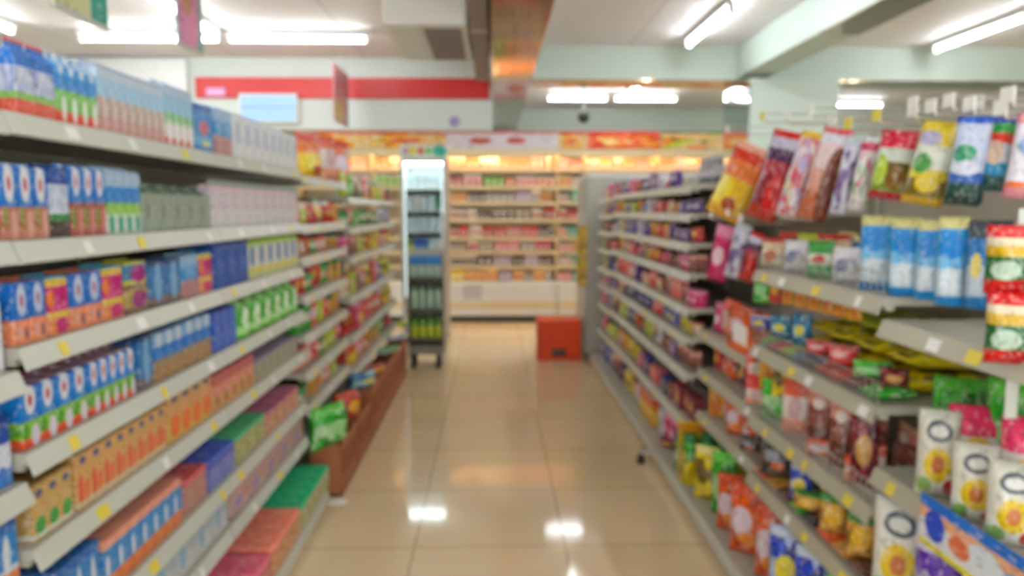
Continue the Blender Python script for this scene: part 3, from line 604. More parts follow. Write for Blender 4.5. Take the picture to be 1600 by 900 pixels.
cols4 = warmpal + ['yellowbag', 'limebag', 'silver', 'wine', 'hotpink', 'bluebag']
scatter(LV4, U[4], U[5], .85, -1, lambda k: f"from near end, first grocery bay's {SH[k]} shelf", lambda k: f"goods on the first grocery bay's {SH[k]} shelf", cols4, K4, 5, .17)
scatter(LV4, U[5], U[6], .85, -1, lambda k: f"from near end, last grocery bay's {SH[k]} shelf", lambda k: f"goods on the last grocery bay's {SH[k]} shelf", cols4, K4, 8, .15)
# bulging bags and display cartons at the foot of the grocery bays
FW = "from near end, floor of the grocery bays"; FG = 'bags along the foot of the grocery bays'
for i, (a, b_, yt, yb, des) in enumerate([(486, 538, 632, 705, 'limebag'), (524, 558, 612, 668, 'chili'), (548, 584, 580, 648, 'tealbag'), (566, 600, 572, 625, 'chili'), (590, 622, 556, 600, 'greenwhite'), (606, 636, 545, 585, 'silver'), (625, 652, 535, 572, 'olive')]):
    X = -.80; y = onX((a + b_) / 2, 500, X).y
    bag(a, b_, yt, yb, X, R(60), des, '', FW, FG, t=.12, seed=i % 4, z=.322 if y > 4.42 else .262)
def display_carton(y0, y1, h, label):
    t = empty('display_carton', (-.82, (y0 + y1) / 2, 0), label, 'box', 'brown display cartons by the grocery bays'); L = (y1 - y0) / 2 - .01
    b = MB(); b.box(-.07, .075, -L, L, .0, .012); b.box(.067, .075, -L, L, 0, h); b.box(-.075, -.067, -L, L, 0, h * .9)
    b.box(-.07, .07, -L, -L + .008, 0, h); b.box(-.07, .07, L - .008, L, 0, h); b.build('tray', M['cardboard'], t)
    MB().box(.075, .079, -L + .02, L - .02, h * .35, h * .8, .001).build('label_panel', M['cardb2'], t)
    MB().box(-.06, .06, -L + .012, L - .012, .012, h * .8).build('filler', M['cardboard'], t)
    return t
display_carton(3.50, 3.95, .26, 'low brown display carton under the green bags, before the grocery bays')
display_carton(3.96, 4.42, .26, 'low brown display carton holding red bags, second from the milk bays')
display_carton(4.44, 5.05, .32, 'taller brown display carton in the middle of the row')
display_carton(5.06, 5.66, .32, 'taller brown display carton, second from the bottle rack')
display_carton(5.67, 6.26, .32, 'taller brown display carton touching the bottle rack')
# paper price flag sticking out from the milk side's bottom deck
pf = empty('price_flag', (-.775, 3.28, .10), 'white paper price flag sticking out of the milk bottom deck', 'price tag')
MB().box(0, .05, -.004, .004, -.03, -.026).build('clip', M['steel'], pf)
MB().box(.02, .10, -.028, .028, -.037, -.031, .002).build('card', M['tagw'], pf)

# ================================================================== SNACK SIDE
XFR, XBR, XBASE = .95, 1.38, .885
RG = 'shelving bays of the snack side'
V = [.86, 1.755, 2.63, 3.50, 4.28, 5.06, 5.84, 6.60]
LR4 = [1.52, 1.385, 1.24, 1.095, .925, .78, .605, .362]
# hanging and standing bags: picture columns, rows, plane, turn, design
HUNG = [(1124, 1180, 226, 345, 1.02, -52, 'flame', 24), (1186, 1232, 204, 346, 1.02, -50, 'plum', 15), (1231, 1266, 206, 342, 1.03, -50, 'floral', 14), (1266, 1309, 198, 346, 1.03, -50, 'blush', 13),
        (1309, 1336, 212, 336, 1.04, -45, 'lilac', 9), (1336, 1362, 214, 330, 1.03, -45, 'candy', 7), (1366, 1424, 204, 312, 1.02, -45, 'crimson', 8), (1422, 1486, 190, 322, 1.02, -45, 'lemon', 11),
        (1484, 1542, 182, 322, 1.02, -42, 'royal', 5), (1534, 1580, 184, 300, 1.08, -42, 'meadow', 3), (1577, 1640, 178, 312, 1.02, -42, 'rosewhite', 6)]
LOW = [(1112, 1140, 352, 440, 1.0, -50, 'hotpink', 12), (1140, 1166, 350, 436, 1.0, -50, 'lilac', 14), (1162, 1186, 362, 442, 1.0, -50, 'plum', 16)]
hk = {1: [], 2: [], 3: []}
for (a, b_, yt, yb, X, yw, des, rl) in HUNG + LOW:
    c = onX((a + b_) / 2, yt, X); k = 1 if c.y < V[1] else 2 if c.y < V[2] else 3
    hk[k].append((min(max(c.y, V[k - 1] + .03), V[k] - .03), c.z + .006 + .09 * math.sin(R(rl)), X - .03))
for (px, py) in ((1590, 168), (1540, 162), (1478, 166), (1448, 172)):   # bare hooks with their price plates
    c = onX(px, py, 1.02); k = 1 if c.y < V[1] else 2; hk[k].append((c.y, c.z - .02, 1.0))
bay('shelving_bay', 'snack bay next to the camera, ring snacks and a blue price card on its shelf', 1, V[0], V[1], XFR, XBR, XBASE, [1.135, .765, .44], 1.66, RG, hooks=hk[1], tags=3)
bay('shelving_bay', 'snack bay with blue pouches behind a wire-fenced shelf', 1, V[1], V[2], XFR, XBR, XBASE, [1.188, .915, .655, .435], 1.66, RG, fence=(0, 1, 2), hooks=hk[2], tags=4)
bay('shelving_bay', 'snack bay with hanging flame-coloured bags and an orange display box', 1, V[2], V[3], XFR + .05, XBR, XBASE, [1.40, .83, .64, .43], 1.66, RG, hooks=hk[3], tags=2, xfs={0: 1.18})
for k, l in ((3, 'shelving bay of small packs just behind the hanging flame-coloured bags'), (4, 'shelving bay of small packs, second behind the hanging bags'), (5, 'shelving bay of small packs, third behind the hanging bags'), (6, 'shelving bay of small packs touching the grey cabinet')):
    bay('shelving_bay', l, 1, V[k], V[k + 1], XFR, XBR, XBASE, [z - (.02 if k == 6 else 0) for z in LR4], 1.62, RG, tags=2)
HW = 'from near end, on the snack hooks'; HG = 'bags hanging on the snack side hooks'
for i, (a, b_, yt, yb, X, yw, des, rl) in enumerate(HUNG):
    bag(a, b_, yt, yb, X, R(yw), des, '', HW, HG, t=.045, seed=i % 4, roll=R(rl), tilt=R(-7))
    o = bag(a + 5, b_ + 5, yt, yb - 4, X + .085, R(yw), des, '', 'behind, on the snack hooks', HG, t=.035, seed=(i + 1) % 4, roll=R(rl), tilt=R(-7))
for i, (a, b_, yt, yb, X, yw, des, rl) in enumerate(LOW):
    bag(a, b_, yt, yb, X, R(yw), des, '', 'from near end, on the lower hooks', HG, t=.04, seed=i, roll=R(rl))
def sb(lst, where, group, **kw):
    for i, q in enumerate(lst):
        k = dict(t=.06, kind='stand', seed=i % 4, tilt=0); k.update(kw)
        if len(q) > 7: k.update(q[7])
        bag(*q[:5], R(q[5]), q[6], '', where, group, **k)
S1z, S2z, S3z, S4z = 1.189, .916, .656, .436
# blue pouches and small packets on the fenced shelf
sb([(1344, 1392, 336, 462, 1.0, -40, 'aqua'), (1390, 1438, 340, 462, 1.0, -40, 'aqua'), (1432, 1468, 344, 462, 1.02, -40, 'aqua'), (1464, 1512, 340, 464, 1.0, -40, 'aqua'), (1510, 1545, 346, 464, 1.03, -40, 'aquadark'), (1540, 1580, 344, 464, 1.1, -40, 'aquadark')],
   'along the fenced shelf from far end', 'pouches on the fenced snack shelf', z=S1z, xmin=.96)
sb([(1190, 1226, 372, 424, 1.03, -50, 'cream'), (1226, 1262, 376, 430, 1.03, -50, 'silver'), (1262, 1304, 376, 436, 1.02, -45, 'greenwhite'), (1300, 1346, 386, 446, 1.02, -45, 'silver'),
    (1216, 1246, 362, 410, 1.12, -50, 'chili'), (1246, 1282, 364, 414, 1.12, -50, 'olive'), (1276, 1330, 366, 420, 1.12, -50, 'cream')], 'from far end, behind the wire fence', 'packets on the fenced snack shelf', z=S1z, xmin=.96)
# small packets hung below the fenced shelf edge and the orange display box
sb([(1178, 1204, 430, 474, .99, -50, 'limebag'), (1202, 1222, 434, 474, .99, -50, 'chili')] + [(1222 + i * 21, 1242 + i * 21, 436 + i * 5, 476 + i * 5, .985, -50, 'amber') for i in range(6)], 'from far end, under the fenced shelf', 'packets clipped under the fenced shelf', kind='pillow', t=.02)
def display_box(px0, px1, yt, yb, X, label):
    c0 = onX(px0, yb, X); c1 = onX(px1, yb, X); top = onX(px0, yt, X).z; bot = .8315
    t = empty('display_box', (X, (c0.y + c1.y) / 2, bot), label, 'box', None, -PI / 2)
    L = abs(c0.y - c1.y) / 2; h = top - bot
    b = MB(); b.prism([(-L, 0), (L, 0), (L, h * .8), (L * .6, h), (-L * .6, h), (-L, h * .8)], 0, .006); b.box(-L, L, .006, .12, 0, .006); b.box(-L, -L + .005, 0, .12, 0, h * .8); b.box(L - .005, L, 0, .12, 0, h * .8); b.box(-L, L, .114, .12, 0, h * .8)
    link('tray', b.mesh('tray'), DES['orangebag'], t); MB().box(-L * .5, L * .5, -.002, 0, h * .2, h * .6).build('front_label', M['tagw'], t)
    MB().box(-L + .01, L - .01, .012, .108, .006, h * .7, .004).build('packet_block', DES['orangebag'], t)
display_box(1135, 1178, 468, 545, .985, 'orange printed display box beside the blue and teal packets')
# second shelf: loose packets in front, yellow bags lying behind
sb([(1172, 1206, 494, 534, .99, -45, 'bluebag'), (1204, 1240, 492, 542, 1.0, -45, 'tealbag'), (1238, 1270, 490, 548, 1.02, -45, 'tealbag'), (1258, 1300, 536, 590, .985, -35, 'strawberry'), (1292, 1342, 538, 606, .985, -35, 'strawberry'), (1330, 1392, 572, 640, .985, -30, 'limebag'), (1372, 1420, 590, 646, 1.02, -30, 'wine')],
   'from far end, second snack shelf', 'packets on the second snack shelf', kind='pillow', t=.05, z=S2z + .037, xmin=.96, hmax=.17)
def lie(n, y0, y1, x, z, des, where, group, w=.15, h=.24, t=.05, yaw=-90):
    for i in range(n):
        y = y0 + (y1 - y0) * (i + .5) / n
        product('lying', w, t, h, des, (x, y, z + t / 2), (R(-89 + random.uniform(-1, 1.5)), R(random.uniform(-2, 2)), R(yaw + random.uniform(-9, 9))), BAGS[des] + ' snack bag', where, group, seed=i % 4)
# lying bags: local Z runs away from the aisle, so they rest flat, the crimped end to the front
YB = 'lying bags at the back of the second snack shelf'
lie(4, 1.83, 2.57, 1.08, S2z, 'yellowbag', 'lying from near end, second snack shelf', YB, h=.26)
lie(4, 1.84, 2.56, 1.09, S2z + .062, 'yellowbag', 'lying from near end, second snack shelf', YB, h=.25)
lie(3, 1.80, 2.40, 1.10, S2z + .125, 'olive', 'lying from near end, second snack shelf', YB, h=.22)
def flat_row(y0, y1, z, pal, where, group, n):
    for i in range(n):
        y = y0 + (y1 - y0) * (i + .5) / n; w_ = (y1 - y0) / n * .9
        product('lying', w_, .03, .12, pal[i % len(pal)], (.957, y, z + .018), (R(-89.5), 0, R(-90 + random.uniform(-3, 3))), BAGS[pal[i % len(pal)]] + ' flat packet', where, group, seed=i % 4, name='snack_packet')
flat_row(1.79, 2.60, S2z, ['limebag', 'wine', 'strawberry', 'chili', 'royal', 'tealbag', 'olive', 'hotpink'], 'lying along the second snack shelf', 'flat packets on the second snack shelf', 9)
flat_row(1.79, 2.60, S4z, ['brownbag', 'tanbag', 'orangebag', 'blackbag', 'limebag'], 'lying along the fourth snack shelf', 'flat packets on the fourth snack shelf', 8)
# third and fourth shelves
sb([(1164, 1204, 598, 652, .99, -45, 'peach'), (1190, 1246, 592, 660, .985, -40, 'limebag'), (1222, 1268, 594, 676, .985, -40, 'peach'), (1262, 1300, 598, 694, .985, -40, 'brownbag'), (1296, 1336, 606, 712, .99, -40, 'brownbag'), (1330, 1372, 640, 740, 1.0, -35, 'wine'), (1258, 1318, 690, 756, .982, -30, 'orangebag'), (1318, 1372, 712, 792, .982, -30, 'orangebag')],
   'from far end, third snack shelf', 'packs on the third snack shelf', z=S3z, t=.045, xmin=.96, hmax=.205)
sb([(1154, 1190, 680, 734, .99, -45, 'blackbag'), (1186, 1240, 676, 782, .985, -40, 'blackbag'), (1234, 1270, 726, 800, .985, -40, 'bluebag'), (1238, 1290, 766, 840, .98, -35, 'tanbag'), (1280, 1326, 770, 866, .982, -35, 'tanbag'), (1320, 1372, 800, 900, .985, -35, 'tanbag'), (1352, 1398, 806, 930, 1.05, -35, 'brownbag')],
   'from far end, fourth snack shelf', 'packs on the fourth snack shelf', z=S4z + .037, t=.05, kind='pillow', hmax=.135)
sb([(1326, 1384, 690, 790, 1.03, -35, 'peach')], 'leaning at the near end, third snack shelf', 'packs on the third snack shelf', z=S3z, t=.05, xmin=.96, hmax=.205)
sb([(1186, 1216, 560, 610, 1.0, -45, 'amber'), (1206, 1240, 566, 622, 1.0, -45, 'yellowbag'), (1166, 1190, 556, 606, 1.0, -45, 'strawberry')], 'hung under the second snack shelf edge', 'packets under the second snack shelf edge', kind='pillow', t=.02)
# filler rows standing further back on those shelves
scatter([1.188], V[1], V[2], 1.13, 1, lambda k: 'standing behind the blue pouches', lambda k: 'packets at the back of the fenced shelf', ['aqua', 'cream', 'silver', 'chili'], ('stand',), 21, .15)
scatter([.655], V[1], V[2], 1.08, 1, lambda k: 'at the back of the third snack shelf', lambda k: 'packs at the back of the third snack shelf', ['brownbag', 'wine', 'peach', 'orangebag'], ('stand',), 22, .18)
scatter([.435], V[1], V[2], 1.08, 1, lambda k: 'at the back of the fourth snack shelf', lambda k: 'packs at the back of the fourth snack shelf', ['blackbag', 'tanbag', 'brownbag'], ('stand',), 23, .17)
# bay next to the camera
sb([(1432, 1500, 640, 760, .985, -30, 'ringwhite'), (1486, 1560, 690, 822, .98, -28, 'ringwhite'), (1540, 1622, 720, 850, .98, -28, 'ringwhite'), (1478, 1572, 634, 742, 1.06, -28, 'ringpink'), (1560, 1660, 650, 780, 1.06, -28, 'ringpink')],
   'from far end, camera-end upper shelf', 'ring snack bags on the shelf next to the camera', z=.766, t=.06, kind='pillow')
sb([(1364, 1450, 776, 900, .99, -35, 'ringwhite'), (1428, 1520, 806, 940, .985, -30, 'violetbag'), (1500, 1600, 860, 1010, 1.0, -30, 'ringwhite')],
   'from far end, camera-end lower shelf', 'snack bags on the lower shelf next to the camera', t=.06, kind='pillow', z=.441, hmax=.27)
lie(3, 1.0, 1.7, 1.10, .766 + .001, 'limebag', 'lying on the shelf next to the camera', 'green bags on the shelf next to the camera', h=.24)
sb([(1455, 1540, 588, 664, 1.12, -30, 'limebag'), (1540, 1630, 590, 670, 1.12, -30, 'limebag')], 'standing on the shelf next to the camera', 'green bags on the shelf next to the camera', t=.07, kind='pillow', z=.80)
# clip strip of poppy packs at the picture's edge
for i, (yt, yb) in enumerate(((352, 460), (455, 570))):
    bag(1538, 1616, yt, yb, .93, R(-25), 'poppy', '', 'down a hanging clip strip', 'packs on the hanging clip strip', t=.05, seed=i)
cs = onX(1575, 352, .935); st = empty('clip_strip', (cs.x + .03, cs.y, cs.z), 'white plastic clip strip holding the poppy-coloured packs', 'clip strip')
MB().box(-.012, .012, -.0015, .0015, -.36, .03, .001).build('strip', M['rail'], st); MB().bar((0, 0, .03), (.34, 0, .03), .003).build('hook', M['wire'], st)
# blue price card hung on the shelf edge
pc = onX(1520, 812, .925); ang = onX(1445, 762, .925)
design('pricecard', '#e0d840', [(.12, '#dfe2e6'), (.55, '#e8b89a'), (.78, '#2a86dc')], [(.16, .5, .1, .3, '#3a6ad8'), (.62, .45, .16, .28, '#dde6ee'), (.88, .4, .12, .22, '#4aa8e0'), (.4, .42, .1, .2, '#e08a68')])
pco = empty('price_card', (.927, pc.y, .735), 'blue and yellow promotion card clipped along the shelf edge', 'price tag', None, -PI / 2)
link('card', MB().box(-.17, .17, -.003, 0, -.05, .06, .001).mesh('card'), DES['pricecard'], pco); MB().box(-.03, .03, 0, .012, .035, .05).build('clip', M['wire'], pco)

# bottom deck of the snack side
DW = "from far end, snack side's bottom deck"; DG = 'packs on the snack side bottom deck'
def jarbox():
    x0, x1, y0, y1, zb = .90, 1.24, 3.36, 3.48, .1015
    t = empty('display_tray', ((x0 + x1) / 2, (y0 + y1) / 2, zb), 'yellow card tray holding green-capped jars on the bottom deck', 'box'); L = (x1 - x0) / 2; W = (y1 - y0) / 2
    b = MB(); b.box(-L, L, -W, W, 0, .006); b.box(-L, L, -W, -W + .005, .006, .11); b.box(-L, L, W - .005, W, .006, .27); b.box(-L, -L + .005, -W, W, .006, .17); b.box(L - .005, L, -W, W, .006, .17); b.box(-L + .006, L - .006, -W + .006, W - .006, .006, .06)
    link('tray', b.mesh('tray'), DES['yellowbag'], t); MB().box(-L, L, W - .012, W - .005, .21, .275, .002).build('header', DES['amber'], t)
    for i in range(4):
        product('jar', .072, .072, .17, 'limebag', (x0 + .045 + i * .082, 3.412, zb + .061), (0, 0, 0), 'green candy jar', 'from aisle side, in the yellow tray', 'green jars in the yellow tray', cap='capgreen')
jarbox()
sb([(1052, 1096, 690, 770, .965, -45, 'greenwhite'), (1085, 1126, 696, 800, .96, -40, 'yellowbag'), (1112, 1152, 690, 790, .985, -40, 'limebag'), (1120, 1162, 740, 830, .96, -40, 'orangebag'), (1140, 1196, 750, 872, .96, -38, 'orangebag'), (1180, 1230, 780, 900, .975, -38, 'orangebag'),
    (1030, 1062, 690, 744, .97, -45, 'wine'), (1200, 1260, 820, 930, .96, -35, 'bluebag'), (1240, 1300, 850, 980, .98, -35, 'bluebag'), (1290, 1350, 880, 1040, .99, -35, 'limebag')], DW, DG, t=.06, kind='pillow', z=.1015, hmax=.27)
scatter([.1015], 2.2, 3.05, 1.07, 1, lambda k: 'standing at the back of the bottom deck', lambda k: 'packs at the back of the bottom deck', ['yellowbag', 'limebag', 'orangebag', 'wine'], ('pillow',), 31, .22, wr=(.13, .17))
# bay with the orange display box: goods on its shelves
scatter([1.30, .83, .64, .43], V[2], V[3], 1.03, 1, lambda k: f"from near end, flame-bag bay's {SH[k]} shelf", lambda k: f"goods on the flame-bag bay's {SH[k]} shelf", ['wine', 'blackbag', 'chili', 'floral', 'orangebag', 'grape', 'peach'], ('stand', 'pillow'), 24, .15, wr=(.1, .14), skip=(0, 1))
sb([(1108, 1138, 586, 650, 1.04, -45, 'amber'), (1136, 1166, 590, 655, 1.04, -45, 'orangebag')], 'standing above the candy-jar tray', 'amber packs above the candy-jar tray', t=.05, kind='stand', z=.431, xmin=1.0, hmax=.15)
scatter([.83], 3.07, V[3], 1.0, 1, lambda k: 'beside the orange display box', lambda k: 'packs beside the orange display box', ['chili', 'hotpink', 'peach', 'orangebag'], ('stand', 'pillow'), 77, .19, wr=(.1, .13))
scatter([1.40, .83, .64, .43], V[2], V[3], 1.19, 1, lambda k: f"in the back row, flame-bag bay's {SH[k]} shelf", lambda k: 'packs in the back row of the flame-bag bay', ['wine', 'amber', 'chili', 'grape', 'orangebag'], ('stand',), 78, .19, wr=(.1, .14), skip=(1,))
# small packs on the four far bays
cool = ['grape', 'navy', 'bluebag', 'wine', 'hotpink', 'chili', 'silver', 'cream', 'amber', 'olive', 'strawberry', 'brownbag', 'peach', 'yellowbag']
for k, nm in ((3, 'first'), (4, 'second'), (5, 'third'), (6, 'last')):
    scatter([z - (.02 if k == 6 else 0) for z in LR4], V[k], V[k + 1], XFR, 1, lambda j: f"from near end, {nm} small-pack bay's {SH[j]} shelf", lambda j: f"goods on the {nm} small-pack bay's {SH[j]} shelf", cool, ('box', 'pillow', 'stand', 'box', 'can'), 40 + k, .12, wr=(.06, .13), skip=(0,) if k == 3 else ())
    scatter([.1015], V[k], V[k + 1], .93, 1, lambda j: f"from near end, {nm} small-pack bay's bottom deck", lambda j: f"goods on the {nm} small-pack bay's bottom deck", cool + ['tealbag', 'flame'], ('box', 'pillow', 'pillow'), 60 + k, .2, wr=(.09, .15))
scatter(LR4[:1], 3.94, V[4], XFR, 1, lambda j: "from near end, first small-pack bay's top shelf", lambda j: "goods on the first small-pack bay's top shelf", ['bluebag', 'olive', 'strawberry', 'grape'], ('pillow', 'stand'), 44, .13, wr=(.08, .12))
# wire basket of black and white packets above the first small-pack bay
bk0 = onX(1128, 276, 1.0); bk1 = onX(1086, 276, 1.0)
wb = empty('wire_basket', (1.10, 3.72, 1.521), 'small wire basket of black and white packets on the top shelf', 'basket'); L = .2
b = MB()
for z in (.004, .05, .09):
    for p, q in (((-.09, -L, z), (-.09, L, z)), ((.09, -L, z), (.09, L, z)), ((-.09, -L, z), (.09, -L, z)), ((-.09, L, z), (.09, L, z))): b.bar(p, q, .002, 4)
for i in range(9):
    y = -L + i * 2 * L / 8
    for x in (-.09, .09): b.bar((x, y, 0), (x, y, .09), .0015, 4)
    b.bar((-.09, y, .003), (.09, y, .003), .0015, 4)
b.build('wires', M['wire'], wb)
for i in range(6):
    product('stand', .055, .05, .14, 'blackwhite', (1.10, 3.72 - .16 + i * .064, 1.527), (0, 0, -PI / 2), 'black-and-white packet', 'from near end, in the wire basket', 'packets in the wire basket', seed=i % 4, name='snack_packet')
# clip foot at the deck corner
cf = onX(1018, 728, .88); cfo = empty('deck_leveller', (.87, cf.y, 0), 'grey clip with a black foot jutting from the bottom deck edge', 'clip')
MB().box(-.06, .02, -.012, .012, .05, .07, .004).build('arm', M['steel'], cfo); MB().lathe([(.022, 0), (.024, .01), (.018, .05), (.01, .055)], 12, (-.05, 0, 0)).build('foot', M['black'], cfo, True)

# ================================================================== END OF THE AISLE
# grey cabinet closing the snack side
t = empty('tall_cabinet', (1.4, 7.1, 0), 'tall plain grey cabinet closing the far end of the snack side', 'cabinet')
MB().box(-.53, .5, -.33, .4, .06, 1.71, .008).build('body', M['grey'], t); MB().box(-.5, .47, -.3, .37, 0, .06).build('plinth', M['kick'], t)
MB().box(-.535, .505, -.335, .405, 1.70, 1.73, .004).build('top_cap', M['white'], t)
for i in range(2): MB().box(-.53 - .012, -.53, -.31 + i * .36, .03 + i * .34, .1, 1.66, .003).build('door', M['grey'], t)
design('yellowstrip', '#d8b428', [(.9, '#e6d68a')], [(.5, .3, .4, .08, '#b8862a')], None, (4, ['#d8b428', '#e6cc4a', '#a8a03a', '#c89a20'], 0, 1))
for i, (z0, z1) in enumerate(((.98, 1.25), (.70, .97))):
    o = link('hanging_packet', MB().box(-.05, .05, -.012, .012, 0, z1 - z0, .006).mesh('hanging_packet'), DES['yellowstrip'], None, (.83, 6.79, z0)); tag(o, ('upper', 'lower')[i] + ' yellow packet strip hanging on the corner of the grey cabinet', 'packet', 'yellow packets on the cabinet corner')
# orange crate standing upside down: four ribbed walls, closed top, hand slot low in the front
def crate():
    X0, X1, Y0, Y1, H = .418, .822, 6.78, 7.06, .375
    cx, cy = (X0 + X1) / 2, (Y0 + Y1) / 2; a, bb = (X1 - X0) / 2, (Y1 - Y0) / 2
    t = empty('crate', (cx, cy, 0), 'orange plastic crate upside down on the floor before the grey cabinet', 'crate')
    w = MB()
    for y in (-bb, bb):
        s = 1 if y < 0 else -1; y2 = y + s * .012
        w.box(-a, -.07, y, y2, 0, H - .02); w.box(.07, a, y, y2, 0, H - .02); w.box(-.07, .07, y, y2, .105, H - .02); w.box(-.07, .07, y, y2, 0, .03)
        for z in (.14, .20, .26, .32): w.box(-a + .02, a - .02, y - s * .006, y, z, z + .012)
        for x in (-a + .01, -.11, .10, a - .02): w.box(x, x + .012, y - s * .006, y, .02, H - .03)
    for x in (-a, a - .012): w.box(x, x + .012, -bb, bb, 0, H - .02)
    w.build('wall', M['orange'], t); MB().box(-a - .004, a + .004, -bb - .004, bb + .004, H - .03, H, .01).build('base', M['orange'], t)
    MB().box(-a - .006, a + .006, -bb - .008, bb + .008, 0, .016, .004).build('rim', M['orange'], t)
    MB().box(-.065, .065, -bb + .014, -bb + .02, .02, .11).build('hand_slot_back', M['kick'], t)  # dark plate standing in for the shade inside the slot
crate()
# bottle rack at the end of the milk side
t = empty('bottle_rack', (-.59, 6.55, 0), 'narrow end rack of bottles closing the milk side', 'rack')
MB().box(-.19, .165, .17, .19, .08, 1.05, .003).build('back_panel', M['steel'], t)
for x in (-.165, .151): MB().box(x, x + .014, -.12, .17, .06, 1.04, .004).build('side_panel', M['panel'], t)
RZ = (.80, .52, .265)
for z in RZ: so = MB().box(-.15, .15, -.14, .17, z - .015, z, .002).build('shelf', M['under'], t); MB().box(-.15, .15, -.148, -.14, z - .022, z + .018, .002).build('front_lip', M['kick'], so)
MB().box(-.15, .15, -.14, .17, .13, .21, .01).build('base', M['under'], t)
for x in (-.12, .1):
    for y in (-.1, .12): MB().lathe([(.018, 0), (.02, .01), (.014, .13)], 10, (x, y, 0)).build('foot', M['black'], t, True)
D('bluetop', '#b0c8ba', [(.3, '#bccfc2'), (.6, '#2a96dc')]); D('greygreen', '#b4d8c0', [(.3, '#c6e0cc'), (.75, '#9cc2aa')], [(.5, .5, .2, .12, '#c8d6cc')]); D('yellowgreen', '#cfe04a', [(.4, '#e2e85a'), (.6, '#86bc5a')])
for i in range(4):
    product('box', .064, .06, .20, 'bluetop', (-.59 - .105 + i * .07, 6.47, .801), (0, 0, 0), 'blue-topped grey box', 'from wall end, on the end rack', 'boxes on the end rack')
for r, (z, des, wds, h) in enumerate(((.521, 'greygreen', 'grey-green bottle', .25), (.266, 'yellowgreen', 'yellow-green bottle', .21))):
    for i in range(4):
        for j in range(2): product('bottle', .066, .066, h, des, (-.59 - .105 + i * .07, 6.46 + j * .08, z), (0, 0, 0), wds, ('in front row', 'in back row')[j] + ' of the end rack', 'bottles on the end rack', cap=('capdark', 'capgreen')[r])
# glass-door cooler behind the rack
t = empty('glass_door_cooler', (-.712, 7.95, 0), 'upright glass-door drinks cooler behind the bottle rack', 'cooler')
b = MB(); b.box(-.232, -.205, -.3, .3, .1, 1.93); b.box(.205, .232, -.3, .3, .1, 1.93); b.box(-.205, .205, .27, .3, .1, 1.93); b.box(-.205, .205, -.3, .27, .1, .45); b.box(-.232, .232, -.3, .3, 1.9, 1.93); b.build('body', M['grey'], t)
MB().box(-.22, .22, -.28, .28, 0, .1).build('plinth', M['kick'], t)
design('coolersign', '#d8e2da', [(.9, '#d6cfcc')], [(.86, .5, .16, .42, '#2ab09a'), (.28, .5, .1, .32, '#d8cc5a'), (.46, .5, .08, .3, '#c8685a'), (.62, .5, .07, .3, '#8ac06a'), (.12, .5, .06, .25, '#b888b0')])
sg = link('header_sign', MB().box(-.235, .235, -.31, -.0, 1.93, 2.07, .004).mesh('header_sign'), DES['coolersign'], t)
MB().box(-.19, .19, -.26, -.23, 1.86, 1.89).build('lamp', M['coolglow'], t)
ln = MB(); ln.box(-.204, .204, .262, .269, .451, 1.899); ln.box(-.204, -.2, -.29, .262, .451, 1.899); ln.box(.2, .204, -.29, .262, .451, 1.899); ln.build('liner', M['white'], t)
for x in (-.196, .188): MB().box(x, x + .008, -.285, -.275, .5, 1.86).build('lamp', M['coolside'], t)  # upright glow strips added to brighten the cooler shelves
CZ = (1.62, 1.40, 1.18, .96, .72)
for z in CZ: MB().box(-.2, .2, -.25, .26, z - .012, z, .002).build('shelf', M['white'], t)
d = MB().box(-.225, .225, -.325, -.318, .48, 1.9).build('door', M['glass'], t)
fr = MB(); fr.box(-.232, -.2, -.335, -.305, .44, 1.925, .004); fr.box(.2, .232, -.335, -.305, .44, 1.925, .004); fr.box(-.2, .2, -.335, -.305, .44, .49, .004); fr.box(-.2, .2, -.335, -.305, 1.885, 1.925, .004); fr.build('door_frame', M['grey'], d)
MB().bar((.19, -.36, .95), (.19, -.36, 1.35), .01, 8).build('handle', M['wire'], d)
D('pale', '#e0e6e8', [(.5, '#cfdbe0')]); D('skyc', '#7aa6d8', [(.5, '#3a78c8')]); D('lemonc', '#d8cc4a', [(.5, '#8a9a5a')]); D('greenc', '#5a9a7a', [(.5, '#3a7a5a')]); D('peachc', '#e6d2c4', [(.4, '#e2dcd8')])
for k, (z, ds) in enumerate(zip(CZ, (('pale',) * 5, ('pale', 'peachc', 'pale', 'pale', 'greenc'), ('pale',) * 5, ('lemonc', 'skyc', 'skyc', 'pale', 'peachc'), ('skyc', 'lemonc', 'greenc', 'greenc', 'pale')))):
    for i, ds_ in enumerate(ds):
        product('can' if k > 2 else 'tub', .07, .07, .14, ds_, (-.712 - .15 + i * .075, 7.76, z + .001), (0, 0, 0), dict(pale='pale white', skyc='sky blue', lemonc='lemon-and-olive', greenc='deep green', peachc='peach white')[ds_] + ' drink ' + ('can' if k > 2 else 'tub'), f"from wall end, cooler's {SH[k]} shelf", 'drinks in the glass-door cooler')

# ------------------------------------------------------------------ lit wall shelving across the back of the shop
YF, YBK = 9.1, 9.6
WX = [-2.40, -1.48, -.56, .80, 1.15, 2.05, 2.98]
WL = [1.895, 1.68, 1.49, 1.275, 1.055, .88, .70, .512]
HD = {}
design('hdr_orange', '#d8a84a', [(.75, '#d8452a')], (), None, (6, ['#f0b02a', '#f2c84a', '#e8662a', '#e0d8b0', '#e6882a', '#b8862a'], 0, .8)); design('hdr_white', '#dcd6dc', [(.85, '#d87078')], [(.3, .45, .1, .2, '#c0583a'), (.62, .45, .09, .2, '#c86a5a')])
design('hdr_red', '#e8762a', [(.3, '#f0a838'), (.7, '#e23a2a')], (), None, (5, ['#f0a838', '#ee7a2a', '#e23a2a', '#f4e0a0'], .1, .75)); design('hdr_mix', '#e2cfa0', [(.8, '#4a4a3a')], (), None, (5, ['#f0d8a8', '#f29a2a', '#e8c88a', '#c8d84a', '#3a342e'], .0, .9))
